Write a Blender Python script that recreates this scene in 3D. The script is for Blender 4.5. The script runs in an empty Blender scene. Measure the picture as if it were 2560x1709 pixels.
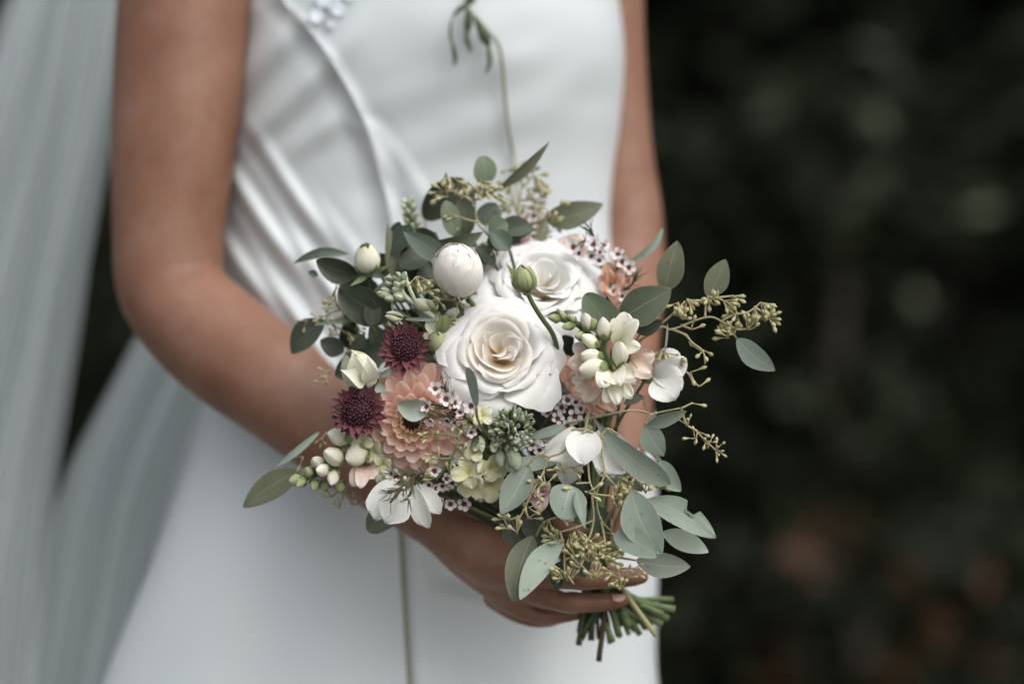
import bpy, math, random
import numpy as np
from mathutils import Vector, Matrix, noise

# ------------------------------------------------------------------ camera, sky, sun, exposure
scene = bpy.context.scene
D = 1.70                     # metres from the lens to the front of the bouquet
Z0 = 1.02                    # height of the lens above the ground
S0 = 0.72 / 2560             # metres in the bouquet's plane for one unit of the 2560-wide measuring grid

cam_data = bpy.data.cameras.new("camera")
cam = bpy.data.objects.new("camera", cam_data)
scene.collection.objects.link(cam)
cam.location = (0, -D, Z0)
cam.rotation_euler = (math.radians(90), 0, 0)
cam_data.sensor_width = 36
cam_data.lens = 36 * D / 0.72
cam_data.clip_start = 0.05
cam_data.clip_end = 400
cam_data.dof.use_dof = True
cam_data.dof.focus_distance = D - 0.012
cam_data.dof.aperture_fstop = 1.7
scene.camera = cam

SUN_EL, SUN_AZ = math.radians(50), math.radians(142)     # azimuth clockwise from +Y
world = bpy.data.worlds.new("World")
scene.world = world
world.use_nodes = True
wn = world.node_tree
bg = wn.nodes["Background"]
sky = wn.nodes.new("ShaderNodeTexSky")
sky.sky_type = 'NISHITA'
sky.sun_disc = False
sky.sun_elevation = SUN_EL
sky.sun_rotation = SUN_AZ
sky.air_density = 1.0
sky.dust_density = 4.0
sky.ozone_density = 1.0
hsv = wn.nodes.new("ShaderNodeHueSaturation")          # thin high cloud: the sky's blue washed out
hsv.inputs['Saturation'].default_value = 0.32
wn.links.new(sky.outputs[0], hsv.inputs['Color'])
wn.links.new(hsv.outputs[0], bg.inputs[0])
bg.inputs[1].default_value = 0.145

sun_data = bpy.data.lights.new("sun", 'SUN')
sun_data.energy = 1.0
sun_data.angle = math.radians(65)
sun_data.color = (1.0, 0.98, 0.95)
sun = bpy.data.objects.new("sun", sun_data)
scene.collection.objects.link(sun)
sdir = Vector((math.sin(SUN_AZ) * math.cos(SUN_EL), math.cos(SUN_AZ) * math.cos(SUN_EL), math.sin(SUN_EL)))
sun.rotation_euler = sdir.to_track_quat('Z', 'Y').to_euler()
sun.location = sdir * 20

scene.view_settings.view_transform = 'Standard'
scene.view_settings.look = 'None'
scene.view_settings.gamma = 1
scene.view_settings.use_curve_mapping = False
scene.view_settings.exposure = 0.46
scene.render.engine = 'CYCLES'
scene.cycles.use_denoising = True
scene.cycles.max_bounces = 8
scene.cycles.transparent_max_bounces = 12
scene.cycles.sample_clamp_indirect = 6

# ------------------------------------------------------------------ helpers
COL = scene.collection
rng = random.Random(7)
W = {}
TRI = [0]

def P(px, py, d=0.0):
    """A point from measuring-grid units at depth d (metres behind the bouquet's front plane)."""
    k = S0 * (D + d) / D
    return Vector(((px - 1280) * k, d, Z0 - (py - 854.5) * k))

def Q(t):                     # (px, py, depth in millimetres)
    return P(t[0], t[1], t[2] / 1000.0)

def U(n, d=0.0):              # a length of n units at depth d
    return n * S0 * (D + d) / D

def place(o, parent, M):
    COL.objects.link(o)
    if parent is not None:
        o.parent = parent
        o.matrix_basis = W[parent.name].inverted() @ M
    else:
        o.matrix_basis = M
    W[o.name] = M
    return o

def thing(name, label, cat, loc, group=None):
    o = bpy.data.objects.new(name, None)
    o.empty_display_size = 0.01
    place(o, None, Matrix.Translation(loc))
    o['label'] = label
    o['category'] = cat
    if group:
        o['group'] = group
    return o

class MB:
    """Collects vertices and faces (world coordinates) for ONE mesh object."""
    def __init__(s):
        s.v, s.f, s.uv = [], [], []
    def grid(s, A, uvs=None):
        n, m = A.shape[0], A.shape[1]
        o = len(s.v)
        s.v.extend(A.reshape(-1, 3).tolist())
        for i in range(n - 1):
            for j in range(m - 1):
                s.f.append((o + i * m + j, o + i * m + j + 1, o + (i + 1) * m + j + 1, o + (i + 1) * m + j))
                s.uv.append(((j / (m - 1), i / (n - 1)), ((j + 1) / (m - 1), i / (n - 1)),
                             ((j + 1) / (m - 1), (i + 1) / (n - 1)), (j / (m - 1), (i + 1) / (n - 1))))
    def tube(s, pts, rad, n=6, caps=True):
        pts = [Vector(p) for p in pts]
        if not hasattr(rad, '__len__'):
            rad = [rad] * len(pts)
        o = len(s.v)
        up = None
        for i, p in enumerate(pts):
            t = (pts[min(i + 1, len(pts) - 1)] - pts[max(i - 1, 0)])
            if t.length < 1e-9:
                t = Vector((0, 0, 1))
            t.normalize()
            if up is None:
                up = t.orthogonal().normalized()
            up = (up - t * up.dot(t))
            up = up.normalized() if up.length > 1e-6 else t.orthogonal().normalized()
            b = t.cross(up)
            for k in range(n):
                a = 2 * math.pi * k / n
                s.v.append(tuple(p + (up * math.cos(a) + b * math.sin(a)) * rad[i]))
        L = len(pts)
        for i in range(L - 1):
            for k in range(n):
                k2 = (k + 1) % n
                s.f.append((o + i * n + k, o + i * n + k2, o + (i + 1) * n + k2, o + (i + 1) * n + k))
                s.uv.append(((k / n, i / (L - 1)), ((k + 1) / n, i / (L - 1)), ((k + 1) / n, (i + 1) / (L - 1)), (k / n, (i + 1) / (L - 1))))
        if caps:
            s.f.append(tuple(o + k for k in range(n))[::-1]); s.uv.append(tuple((.5, 0) for k in range(n)))
            s.f.append(tuple(o + (L - 1) * n + k for k in range(n))); s.uv.append(tuple((.5, 1) for k in range(n)))
    def ball(s, c, r, n=8, m=6, M=None):
        o = len(s.v)
        c = Vector(c)
        for i in range(m + 1):
            th = math.pi * i / m
            for k in range(n):
                a = 2 * math.pi * k / n
                p = Vector((math.sin(th) * math.cos(a), math.sin(th) * math.sin(a), -math.cos(th)))
                p = Vector((p.x * r[0], p.y * r[1], p.z * r[2])) if hasattr(r, '__len__') else p * r
                if M is not None:
                    p = M @ p
                s.v.append(tuple(c + p))
        for i in range(m):
            for k in range(n):
                k2 = (k + 1) % n
                s.f.append((o + i * n + k, o + i * n + k2, o + (i + 1) * n + k2, o + (i + 1) * n + k))
                s.uv.append(((k / n, i / m), ((k + 1) / n, i / m), ((k + 1) / n, (i + 1) / m), (k / n, (i + 1) / m)))
    def mesh(s, name, mat, origin=None, smooth=True):
        me = bpy.data.meshes.new(name)
        v = np.array(s.v, dtype=float)
        if origin is not None:
            v = v - np.array(origin)
        me.from_pydata(v.tolist(), [], s.f)
        if len(s.uv) == len(s.f):
            ul = me.uv_layers.new(name="UVMap")
            flat = [c for f in s.uv for p in f for c in p]
            ul.data.foreach_set("uv", flat)
        if smooth:
            me.polygons.foreach_set("use_smooth", [True] * len(me.polygons))
        for m in (mat if isinstance(mat, (list, tuple)) else [mat]):
            me.materials.append(m)
        TRI[0] += sum(len(f) - 2 for f in s.f)
        return me
    def build(s, name, mat, parent=None, smooth=True, origin=None):
        if parent is not None:
            org = W[parent.name].translation
            M = Matrix.Translation(org)
        else:
            org = origin if origin is not None else Vector((0, 0, 0))
            M = Matrix.Translation(org)
        o = bpy.data.objects.new(name, s.mesh(name, mat, tuple(org), smooth))
        return place(o, parent, M)

def inst(name, me, M, parent):
    return place(bpy.data.objects.new(name, me), parent, M)

def smooth_line(pts, n=5):
    """Catmull-Rom through pts."""
    pts = [Vector(p) for p in pts]
    if len(pts) < 3:
        return [pts[0].lerp(pts[-1], i / n) for i in range(n + 1)]
    out = []
    for i in range(len(pts) - 1):
        p0, p1, p2, p3 = pts[max(i - 1, 0)], pts[i], pts[i + 1], pts[min(i + 2, len(pts) - 1)]
        for k in range(n):
            t = k / n
            out.append(0.5 * ((2 * p1) + (p2 - p0) * t + (2 * p0 - 5 * p1 + 4 * p2 - p3) * t * t + (3 * p1 - p0 - 3 * p2 + p3) * t ** 3))
    out.append(pts[-1])
    return out

# ------------------------------------------------------------------ materials
def new_mat(name):
    m = bpy.data.materials.new(name)
    m.use_nodes = True
    nt = m.node_tree
    b = nt.nodes["Principled BSDF"]
    return m, nt, b

def N(nt, typ, **kw):
    n = nt.nodes.new(typ)
    for k, v in kw.items():
        if k.startswith('i_'):
            n.inputs[int(k[2:])].default_value = v
        else:
            setattr(n, k, v)
    return n

def ramp(nt, fac, stops):
    r = nt.nodes.new("ShaderNodeValToRGB")
    el = r.color_ramp.elements
    while len(el) < len(stops):
        el.new(0.5)
    for e, (p, c) in zip(el, stops):
        e.position = p
        e.color = (*c, 1) if len(c) == 3 else c
    nt.links.new(fac, r.inputs[0])
    return r.outputs[0]

def mixc(nt, fac, a, b, mode='MIX'):
    n = nt.nodes.new("ShaderNodeMix")
    n.data_type = 'RGBA'
    n.blend_type = mode
    for sock, v in ((n.inputs[0], fac), (n.inputs[6], a), (n.inputs[7], b)):
        if isinstance(v, bpy.types.NodeSocket):
            nt.links.new(v, sock)
        elif isinstance(v, (tuple, list)):
            sock.default_value = (*v, 1) if len(v) == 3 else v
        else:
            sock.default_value = v
    return n.outputs[2]

def math_(nt, op, a, b=None, c=None):
    n = nt.nodes.new("ShaderNodeMath")
    n.operation = op
    for i, v in enumerate((a, b, c)):
        if v is None:
            continue
        if isinstance(v, bpy.types.NodeSocket):
            nt.links.new(v, n.inputs[i])
        else:
            n.inputs[i].default_value = v
    return n.outputs[0]

def noise_fac(nt, scale, detail=4, vec=None, rough=0.6):
    tc = nt.nodes.new("ShaderNodeTexCoord")
    n = nt.nodes.new("ShaderNodeTexNoise")
    n.inputs['Scale'].default_value = scale
    n.inputs['Detail'].default_value = detail
    n.inputs['Roughness'].default_value = rough
    nt.links.new(vec if vec is not None else tc.outputs['Object'], n.inputs['Vector'])
    return n.outputs['Fac']

def uv_split(nt):
    u = nt.nodes.new("ShaderNodeUVMap")
    s = nt.nodes.new("ShaderNodeSeparateXYZ")
    nt.links.new(u.outputs[0], s.inputs[0])
    return s.outputs[0], s.outputs[1], u.outputs[0]

def bump(nt, b, h, strength, dist):
    n = nt.nodes.new("ShaderNodeBump")
    n.inputs['Strength'].default_value = strength
    n.inputs['Distance'].default_value = dist
    nt.links.new(h, n.inputs['Height'])
    nt.links.new(n.outputs[0], b.inputs['Normal'])

def add_translucent(nt, b, col, fac):
    out = nt.nodes["Material Output"]
    t = nt.nodes.new("ShaderNodeBsdfTranslucent")
    if isinstance(col, bpy.types.NodeSocket):
        nt.links.new(col, t.inputs[0])
    else:
        t.inputs[0].default_value = (*col, 1)
    mx = nt.nodes.new("ShaderNodeMixShader")
    mx.inputs[0].default_value = fac
    nt.links.new(b.outputs[0], mx.inputs[1])
    nt.links.new(t.outputs[0], mx.inputs[2])
    nt.links.new(mx.outputs[0], out.inputs[0])

def leaf_mat(name, col, vein, rough=0.5, trans=0.12):
    m, nt, b = new_mat(name)
    u, v, uv = uv_split(nt)
    info = nt.nodes.new("ShaderNodeObjectInfo")
    du = math_(nt, 'ABSOLUTE', math_(nt, 'SUBTRACT', u, 0.5))
    nz = noise_fac(nt, 120, 5)
    big = noise_fac(nt, 28, 3)
    c = mixc(nt, math_(nt, 'MULTIPLY_ADD', big, 1.6, -0.4), [x * .74 for x in col], [min(1, x * 1.24) for x in col])
    c = mixc(nt, math_(nt, 'MULTIPLY', nz, 0.35), c, [min(1, col[0] * 1.5), col[1] * 1.2, col[2] * .95])
    hs = nt.nodes.new("ShaderNodeHueSaturation")
    nt.links.new(c, hs.inputs['Color'])
    nt.links.new(math_(nt, 'MULTIPLY_ADD', info.outputs['Random'], 0.085, 0.455), hs.inputs['Hue'])
    nt.links.new(math_(nt, 'MULTIPLY_ADD', math_(nt, 'FRACT', math_(nt, 'MULTIPLY', info.outputs['Random'], 7.31)), 0.62, 0.74), hs.inputs['Value'])
    # side veins: slanted fine stripes
    sv = math_(nt, 'FRACT', math_(nt, 'ADD', math_(nt, 'MULTIPLY', v, 11), math_(nt, 'MULTIPLY', du, -9)))
    svm = math_(nt, 'LESS_THAN', sv, 0.07)
    c2 = mixc(nt, math_(nt, 'MULTIPLY', svm, 0.24), hs.outputs[0], vein)
    mid = math_(nt, 'LESS_THAN', du, math_(nt, 'MULTIPLY_ADD', v, -0.011, 0.019))
    rim = math_(nt, 'GREATER_THAN', du, 0.485)
    c3 = mixc(nt, math_(nt, 'MULTIPLY', mid, 0.5), c2, vein)
    c4 = mixc(nt, math_(nt, 'MULTIPLY', rim, 0.6), c3, vein)
    vor = nt.nodes.new("ShaderNodeTexVoronoi")
    vor.inputs['Scale'].default_value = 130
    tc2 = nt.nodes.new("ShaderNodeTexCoord")
    nt.links.new(tc2.outputs['Object'], vor.inputs['Vector'])
    speck = math_(nt, 'MULTIPLY', math_(nt, 'LESS_THAN', vor.outputs['Distance'], 0.16), math_(nt, 'GREATER_THAN', big, 0.5))
    c4 = mixc(nt, math_(nt, 'MULTIPLY', speck, 0.45), c4, (.13, .09, .05))
    nt.links.new(c4, b.inputs['Base Color'])
    b.inputs['Roughness'].default_value = rough
    b.inputs['Specular IOR Level'].default_value = 0.35
    bump(nt, b, math_(nt, 'ADD', math_(nt, 'MULTIPLY', mid, -0.6), math_(nt, 'MULTIPLY', nz, 0.5)), 0.25, 0.0008)
    add_translucent(nt, b, c4, trans)
    return m

def petal_mat(name, stops, rough=0.55, trans=0.22, sss=0.0, streak=0.12, vary=0.12):
    """stops along the petal from its base (0) to its edge (1)."""
    m, nt, b = new_mat(name)
    u, v, uv = uv_split(nt)
    c = ramp(nt, v, stops)
    mp = nt.nodes.new("ShaderNodeMapping")
    mp.inputs['Scale'].default_value = (26, 1.6, 1)
    nt.links.new(uv, mp.inputs[0])
    st = noise_fac(nt, 1.6, 4, vec=mp.outputs[0])
    info = nt.nodes.new("ShaderNodeObjectInfo")
    hs = nt.nodes.new("ShaderNodeHueSaturation")
    nt.links.new(c, hs.inputs['Color'])
    nt.links.new(math_(nt, 'MULTIPLY_ADD', info.outputs['Random'], vary, 1 - vary * .6), hs.inputs['Value'])
    nt.links.new(math_(nt, 'MULTIPLY_ADD', info.outputs['Random'], vary * 2, 1 - vary), hs.inputs['Saturation'])
    dark = mixc(nt, 1.0, hs.outputs[0], (0.80, 0.78, 0.72), 'MULTIPLY')
    f = math_(nt, 'MULTIPLY', math_(nt, 'SUBTRACT', 1, st), streak * 2.2)
    c2 = mixc(nt, f, hs.outputs[0], dark)
    nt.links.new(c2, b.inputs['Base Color'])
    b.inputs['Roughness'].default_value = rough
    b.inputs['Specular IOR Level'].default_value = 0.25
    if sss:
        b.inputs['Subsurface Weight'].default_value = sss
        b.inputs['Subsurface Radius'].default_value = (1, .8, .5)
        b.inputs['Subsurface Scale'].default_value = 0.004
    bump(nt, b, st, 0.5, 0.0010)
    add_translucent(nt, b, c2, trans)
    return m

def plain_mat(name, col, rough=0.6, scale=80, vary=0.3, bumpd=0.0004, spec=0.3, col2=None):
    m, nt, b = new_mat(name)
    nz = noise_fac(nt, scale, 4)
    info = nt.nodes.new("ShaderNodeObjectInfo")
    c = mixc(nt, nz, [x * (1 - vary) for x in col], col2 or [min(1, x * (1 + vary)) for x in col])
    hs = nt.nodes.new("ShaderNodeHueSaturation")
    nt.links.new(c, hs.inputs['Color'])
    nt.links.new(math_(nt, 'MULTIPLY_ADD', info.outputs['Random'], 0.3, 0.86), hs.inputs['Value'])
    nt.links.new(hs.outputs[0], b.inputs['Base Color'])
    b.inputs['Roughness'].default_value = rough
    b.inputs['Specular IOR Level'].default_value = spec
    bump(nt, b, nz, 0.4, bumpd)
    return m

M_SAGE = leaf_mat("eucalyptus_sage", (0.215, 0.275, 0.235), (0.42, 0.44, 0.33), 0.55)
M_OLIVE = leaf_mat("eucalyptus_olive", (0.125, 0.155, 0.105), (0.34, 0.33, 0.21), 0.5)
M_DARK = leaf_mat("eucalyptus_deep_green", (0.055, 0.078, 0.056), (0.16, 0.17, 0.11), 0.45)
M_POD = plain_mat("seed_pod_skin", (0.40, 0.375, 0.20), 0.55, 300, .25)
M_TWIG = plain_mat("twig", (0.32, 0.285, 0.16), 0.6, 120, .3)
M_GSTEM = plain_mat("green_stem", (0.105, 0.145, 0.06), 0.5, 60, .35)
M_DSTEM = plain_mat("dark_stem", (0.055, 0.075, 0.035), 0.55, 60, .4)
M_BSTEM = plain_mat("brown_stem", (0.07, 0.045, 0.03), 0.6, 60, .4)
M_CALYX = plain_mat("calyx_green", (0.20, 0.25, 0.11), 0.55, 150, .3)
M_ROSE = petal_mat("ivory_rose_petal", [(0, (.90, .78, .54)), (.30, (.90, .87, .78)), (.55, (.905, .895, .87)), (1, (.905, .90, .89))], 0.6, 0.32, 0.0, 0.08, 0.05)
M_ROSEIN = petal_mat("ivory_rose_heart_petal", [(0, (.95, .68, .38)), (.32, (.95, .84, .66)), (.62, (.93, .89, .82)), (1, (.92, .90, .87))], 0.6, 0.42, 0.0, 0.07, 0.05)
M_WHITE = petal_mat("white_petal", [(0, (.70, .74, .58)), (.2, (.84, .85, .82)), (1, (.87, .87, .86))], 0.6, 0.26, 0, 0.28, 0.06)
M_GLOBE = petal_mat("globe_petal", [(0, (.82, .82, .68)), (.5, (.88, .865, .80)), (.93, (.885, .87, .83)), (1, (.88, .81, .76))], 0.6, 0.15, 0, 0.10, 0.02)
M_BUDW = petal_mat("bud_petal", [(0, (.56, .62, .36)), (.3, (.80, .80, .62)), (.85, (.84, .84, .72)), (1, (.72, .76, .50))], 0.6, 0.2, 0, 0.16, 0.08)
M_BUDG = petal_mat("green_bud_petal", [(0, (.24, .30, .12)), (.5, (.36, .42, .20)), (1, (.50, .52, .30))], 0.6, 0.15, 0, 0.25, 0.1)
M_CREAM = petal_mat("snapdragon_cream", [(0, (.52, .57, .26)), (.28, (.79, .78, .55)), (.6, (.86, .84, .70)), (1, (.87, .85, .77))], 0.6, 0.2, 0, 0.24, 0.08)
M_BLUSH = petal_mat("snapdragon_blush", [(0, (.80, .44, .30)), (.4, (.84, .62, .50)), (1, (.86, .79, .73))], 0.6, 0.22, 0, 0.1, 0.1)
M_PEACH = petal_mat("peach_petal", [(0, (.80, .30, .14)), (.5, (.80, .44, .30)), (1, (.82, .60, .50))], 0.6, 0.22, 0, 0.15, 0.12)
M_DAH = petal_mat("dahlia_petal", [(0, (.94, .62, .42)), (.3, (.93, .60, .48)), (.65, (.94, .70, .61)), (1, (.95, .82, .75))], 0.55, 0.42, 0, 0.14, 0.06)
M_DAHY = petal_mat("dahlia_heart_petal", [(0, (.93, .66, .30)), (.45, (.93, .74, .50)), (1, (.93, .74, .63))], 0.55, 0.42, 0, 0.12, 0.06)
M_BURG = petal_mat("burgundy_bract", [(0, (.15, .05, .06)), (.5, (.20, .075, .09)), (1, (.15, .055, .065))], 0.6, 0.08, 0, 0.4, 0.15)
M_BURGC = plain_mat("burgundy_floret", (0.055, 0.016, 0.023), 0.55, 500, .55)
M_PINK = petal_mat("dusty_pink_petal", [(0, (.50, .14, .18)), (.35, (.70, .42, .45)), (1, (.80, .64, .65))], 0.6, 0.2, 0, 0.2, 0.15)
M_WAX = petal_mat("waxflower_petal", [(0, (.66, .46, .46)), (.3, (.80, .72, .72)), (1, (.82, .78, .78))], 0.4, 0.15, 0, 0.08, 0.1)
M_WAXC = plain_mat("waxflower_cup", (0.12, 0.045, 0.04), 0.4, 300, .5)
M_NEEDLE = plain_mat("waxflower_needle", (0.055, 0.085, 0.035), 0.45, 100, .4)
M_STOCK = plain_mat("stock_bud_felt", (0.49, 0.55, 0.40), 0.9, 500, .25, .0006)
M_STOCKY = petal_mat("stock_bloom_petal", [(0, (.52, .55, .22)), (.5, (.76, .74, .48)), (1, (.83, .80, .66))], 0.65, 0.2, 0, 0.15, 0.1)
# ------------------------------------------------------------------ ground and dark planting behind
def ground():
    mb = MB()
    xs = np.concatenate([np.linspace(-60, -6, 12), np.linspace(-5, 5, 40), np.linspace(6, 60, 12)])
    ys = np.concatenate([np.linspace(-30, -4, 10), np.linspace(-3, 9, 48), np.linspace(10, 90, 14)])
    A = np.zeros((len(ys), len(xs), 3))
    for i, y in enumerate(ys):
        for j, x in enumerate(xs):
            A[i, j] = (x, y, 0.03 * noise.noise((x * .7, y * .7, 3)) - 0.015)
    mb.grid(A)
    m, nt, b = new_mat("woodland_soil")
    n1 = noise_fac(nt, 3, 6); n2 = noise_fac(nt, 40, 5)
    c = mixc(nt, n1, (.035, .03, .018), (.04, .05, .022))
    c = mixc(nt, n2, c, (.03, .02, .012))
    nt.links.new(c, b.inputs['Base Color'])
    b.inputs['Roughness'].default_value = .95
    bump(nt, b, n2, .8, .02)
    # unseen pale gravel added in front to bounce light up, woodland soil behind
    geo = nt.nodes.new("ShaderNodeNewGeometry"); sp = nt.nodes.new("ShaderNodeSeparateXYZ")
    nt.links.new(geo.outputs['Position'], sp.inputs[0])
    edge = math_(nt, 'ADD', sp.outputs[1], math_(nt, 'MULTIPLY', n1, .8))
    bounce_grav = mixc(nt, n2, (.07, .068, .055), (.13, .125, .11))
    c = mixc(nt, math_(nt, 'LESS_THAN', edge, 1.6), c, bounce_grav)
    nt.links.new(c, b.inputs['Base Color'])
    o = mb.build("ground", m)
    o['kind'] = 'structure'
ground()

M_BARK = plain_mat("bark", (.045, .036, .028), .9, 14, .5, .01)
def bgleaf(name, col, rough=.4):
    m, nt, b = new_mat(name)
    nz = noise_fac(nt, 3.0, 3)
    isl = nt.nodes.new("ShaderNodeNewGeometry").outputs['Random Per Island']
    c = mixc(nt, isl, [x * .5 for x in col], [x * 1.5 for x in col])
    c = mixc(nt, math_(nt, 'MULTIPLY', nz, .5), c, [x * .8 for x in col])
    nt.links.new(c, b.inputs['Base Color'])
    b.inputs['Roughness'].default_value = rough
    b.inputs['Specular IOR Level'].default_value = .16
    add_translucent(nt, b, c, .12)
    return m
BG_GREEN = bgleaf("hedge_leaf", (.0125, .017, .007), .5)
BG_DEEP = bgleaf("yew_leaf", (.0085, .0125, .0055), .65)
BG_PALE = bgleaf("pale_shrub_leaf", (.085, .10, .065), .55)
BG_RUST = bgleaf("russet_leaf", (.058, .028, .013), .5)

def leaf_cloud(mb, blobs, n, size, r):
    """n leaf-sized folded faces spread through the blobs (centre, radii)."""
    wts = [b[1][0] * b[1][1] * b[1][2] for b in blobs]
    for _ in range(n):
        c, rad = r.choices(blobs, wts)[0]
        while True:
            q = Vector((r.uniform(-1, 1), r.uniform(-1, 1), r.uniform(-1, 1)))
            if .25 < q.length < 1:
                break
        p = Vector((c[0] + q.x * rad[0], c[1] + q.y * rad[1], c[2] + q.z * rad[2]))
        s = size * r.uniform(.6, 1.35)
        ax = Vector((r.uniform(-1, 1), r.uniform(-1, 1), r.uniform(-.9, .35))).normalized()
        nr = (Vector((r.gauss(0, .5), r.gauss(-.35, .5), r.gauss(.7, .45))).cross(ax))
        if nr.length < 1e-4:
            continue
        nr.normalize()
        up = ax.cross(nr)
        o = len(mb.v)
        mid = p + ax * s * .5 - up * s * .06
        mb.v += [tuple(p), tuple(mid + nr * s * .27 + up * s * .08), tuple(p + ax * s), tuple(mid - nr * s * .27 + up * s * .08)]
        mb.f += [(o, o + 1, o + 2), (o, o + 2, o + 3)]
        mb.uv += [((0, 0), (0, 1), (1, 1)), ((0, 0), (1, 1), (1, 0))]

def shrub(name, label, cat, x, y, h, rx, ry, mat, n, leaf, seed, group, lift=.12, trunk_r=.035, acc=None):
    r = random.Random(seed)
    t = thing(name, label, cat, (x, y, 0), group)
    blobs = []
    for i in range(11):
        a = r.uniform(0, 6.28)
        q = r.uniform(.0, .6)
        zz = h * (lift + (1 - lift) * (i + .6) / 11.5)
        sh = 1.0 - .45 * abs((zz / h) - .5)
        blobs.append(((x + rx * q * math.cos(a), y + ry * q * math.sin(a), zz),
                      (rx * r.uniform(.42, .62) * sh, ry * r.uniform(.42, .62) * sh, h * r.uniform(.10, .16))))
    tr = MB()
    for i, (c, rad) in enumerate(blobs):
        base = Vector((x + r.uniform(-.06, .06), y + r.uniform(-.06, .06), -.02))
        mid = base.lerp(Vector(c), .5) + Vector((r.uniform(-.1, .1), r.uniform(-.1, .1), .1))
        tr.tube(smooth_line([base, mid, Vector(c)], 4), [trunk_r * (1 - .75 * k / 8) for k in range(9)], 6)
    tr.build('trunk', M_BARK, t)
    fo = MB()
    leaf_cloud(fo, blobs, n, leaf, r)
    o = fo.build('crown', mat, t, smooth=False)
    if acc:
        f2 = MB()
        leaf_cloud(f2, r.sample(blobs, 5), acc[1], leaf * 1.1, r)
        f2.build('leaves', acc[0], t, smooth=False)['kind'] = 'stuff'
    return t

HEDGE = "dark evergreens forming the wood behind the bride"
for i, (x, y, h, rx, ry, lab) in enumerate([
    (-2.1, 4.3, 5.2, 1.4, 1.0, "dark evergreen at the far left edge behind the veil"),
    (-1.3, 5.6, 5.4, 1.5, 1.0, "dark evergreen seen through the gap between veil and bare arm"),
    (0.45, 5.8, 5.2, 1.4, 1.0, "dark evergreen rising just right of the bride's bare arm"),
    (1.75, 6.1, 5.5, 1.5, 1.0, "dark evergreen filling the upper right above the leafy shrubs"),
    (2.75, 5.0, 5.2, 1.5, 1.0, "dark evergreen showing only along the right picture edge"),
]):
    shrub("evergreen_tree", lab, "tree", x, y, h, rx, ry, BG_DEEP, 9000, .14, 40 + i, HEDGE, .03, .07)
def sky_block_bank():  # added slope behind the trees, put in to block the sky
    mb = MB()
    A = np.zeros((24, 70, 3))
    for i in range(24):
        for j in range(70):
            x = -26 + 52 * j / 69; y = 7.2 + i * .42 + .02 * x * x * .2
            A[i, j] = (x, y, -.1 + 8.5 * (i / 23) ** .8 + .35 * noise.noise((x * .6, y * .9, 1)))
    mb.grid(A)
    o = mb.build("sky_block_bank", plain_mat('dark_bank', (.018, .018, .011), .95, 8, .4, .02)); o['kind'] = 'structure'
sky_block_bank()
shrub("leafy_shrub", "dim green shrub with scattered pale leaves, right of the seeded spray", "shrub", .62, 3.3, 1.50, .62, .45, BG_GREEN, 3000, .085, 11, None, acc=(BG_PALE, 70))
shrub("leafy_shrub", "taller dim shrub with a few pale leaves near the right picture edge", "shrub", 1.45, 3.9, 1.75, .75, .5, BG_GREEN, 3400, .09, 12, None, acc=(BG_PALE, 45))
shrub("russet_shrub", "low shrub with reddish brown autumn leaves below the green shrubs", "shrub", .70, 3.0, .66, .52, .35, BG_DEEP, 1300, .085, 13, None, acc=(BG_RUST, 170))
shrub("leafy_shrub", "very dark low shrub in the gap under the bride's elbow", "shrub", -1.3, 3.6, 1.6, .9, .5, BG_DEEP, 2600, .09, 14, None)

# ------------------------------------------------------------------ the bride
bride = thing("person", "bride in white satin dress holding the bouquet in both hands", "person", (P(1080, 900, .30).x, .30, 0))

def skin_material():
    m, nt, b = new_mat("skin")
    n1 = noise_fac(nt, 16, 4); n2 = noise_fac(nt, 520, 4); n3 = noise_fac(nt, 75, 6, rough=.75); n4 = noise_fac(nt, 260, 3)
    c = mixc(nt, math_(nt, 'MULTIPLY_ADD', n1, 2.2, -.6), (.165, .072, .042), (.275, .155, .104))
    c = mixc(nt, math_(nt, 'MULTIPLY_ADD', n3, 1.8, -.72), c, (.22, .085, .046))
    fr = N(nt, "ShaderNodeTexVoronoi"); fr.inputs['Scale'].default_value = 95
    tc = N(nt, "ShaderNodeTexCoord"); nt.links.new(tc.outputs['Object'], fr.inputs['Vector'])
    spot = math_(nt, 'MULTIPLY', math_(nt, 'LESS_THAN', fr.outputs['Distance'], .17), math_(nt, 'GREATER_THAN', n3, .52))
    c = mixc(nt, math_(nt, 'MULTIPLY', spot, .35), c, (.17, .07, .04))
    n2 = math_(nt, 'ADD', n2, math_(nt, 'MULTIPLY', n4, .8))
    nt.links.new(c, b.inputs['Base Color'])
    b.inputs['Roughness'].default_value = .5
    b.inputs['Specular IOR Level'].default_value = .4
    b.inputs['Subsurface Weight'].default_value = .25
    b.inputs['Subsurface Radius'].default_value = (1, .35, .2)
    b.inputs['Subsurface Scale'].default_value = .006
    bump(nt, b, n2, .30, .0007)
    return m
M_SKIN = skin_material()

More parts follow.
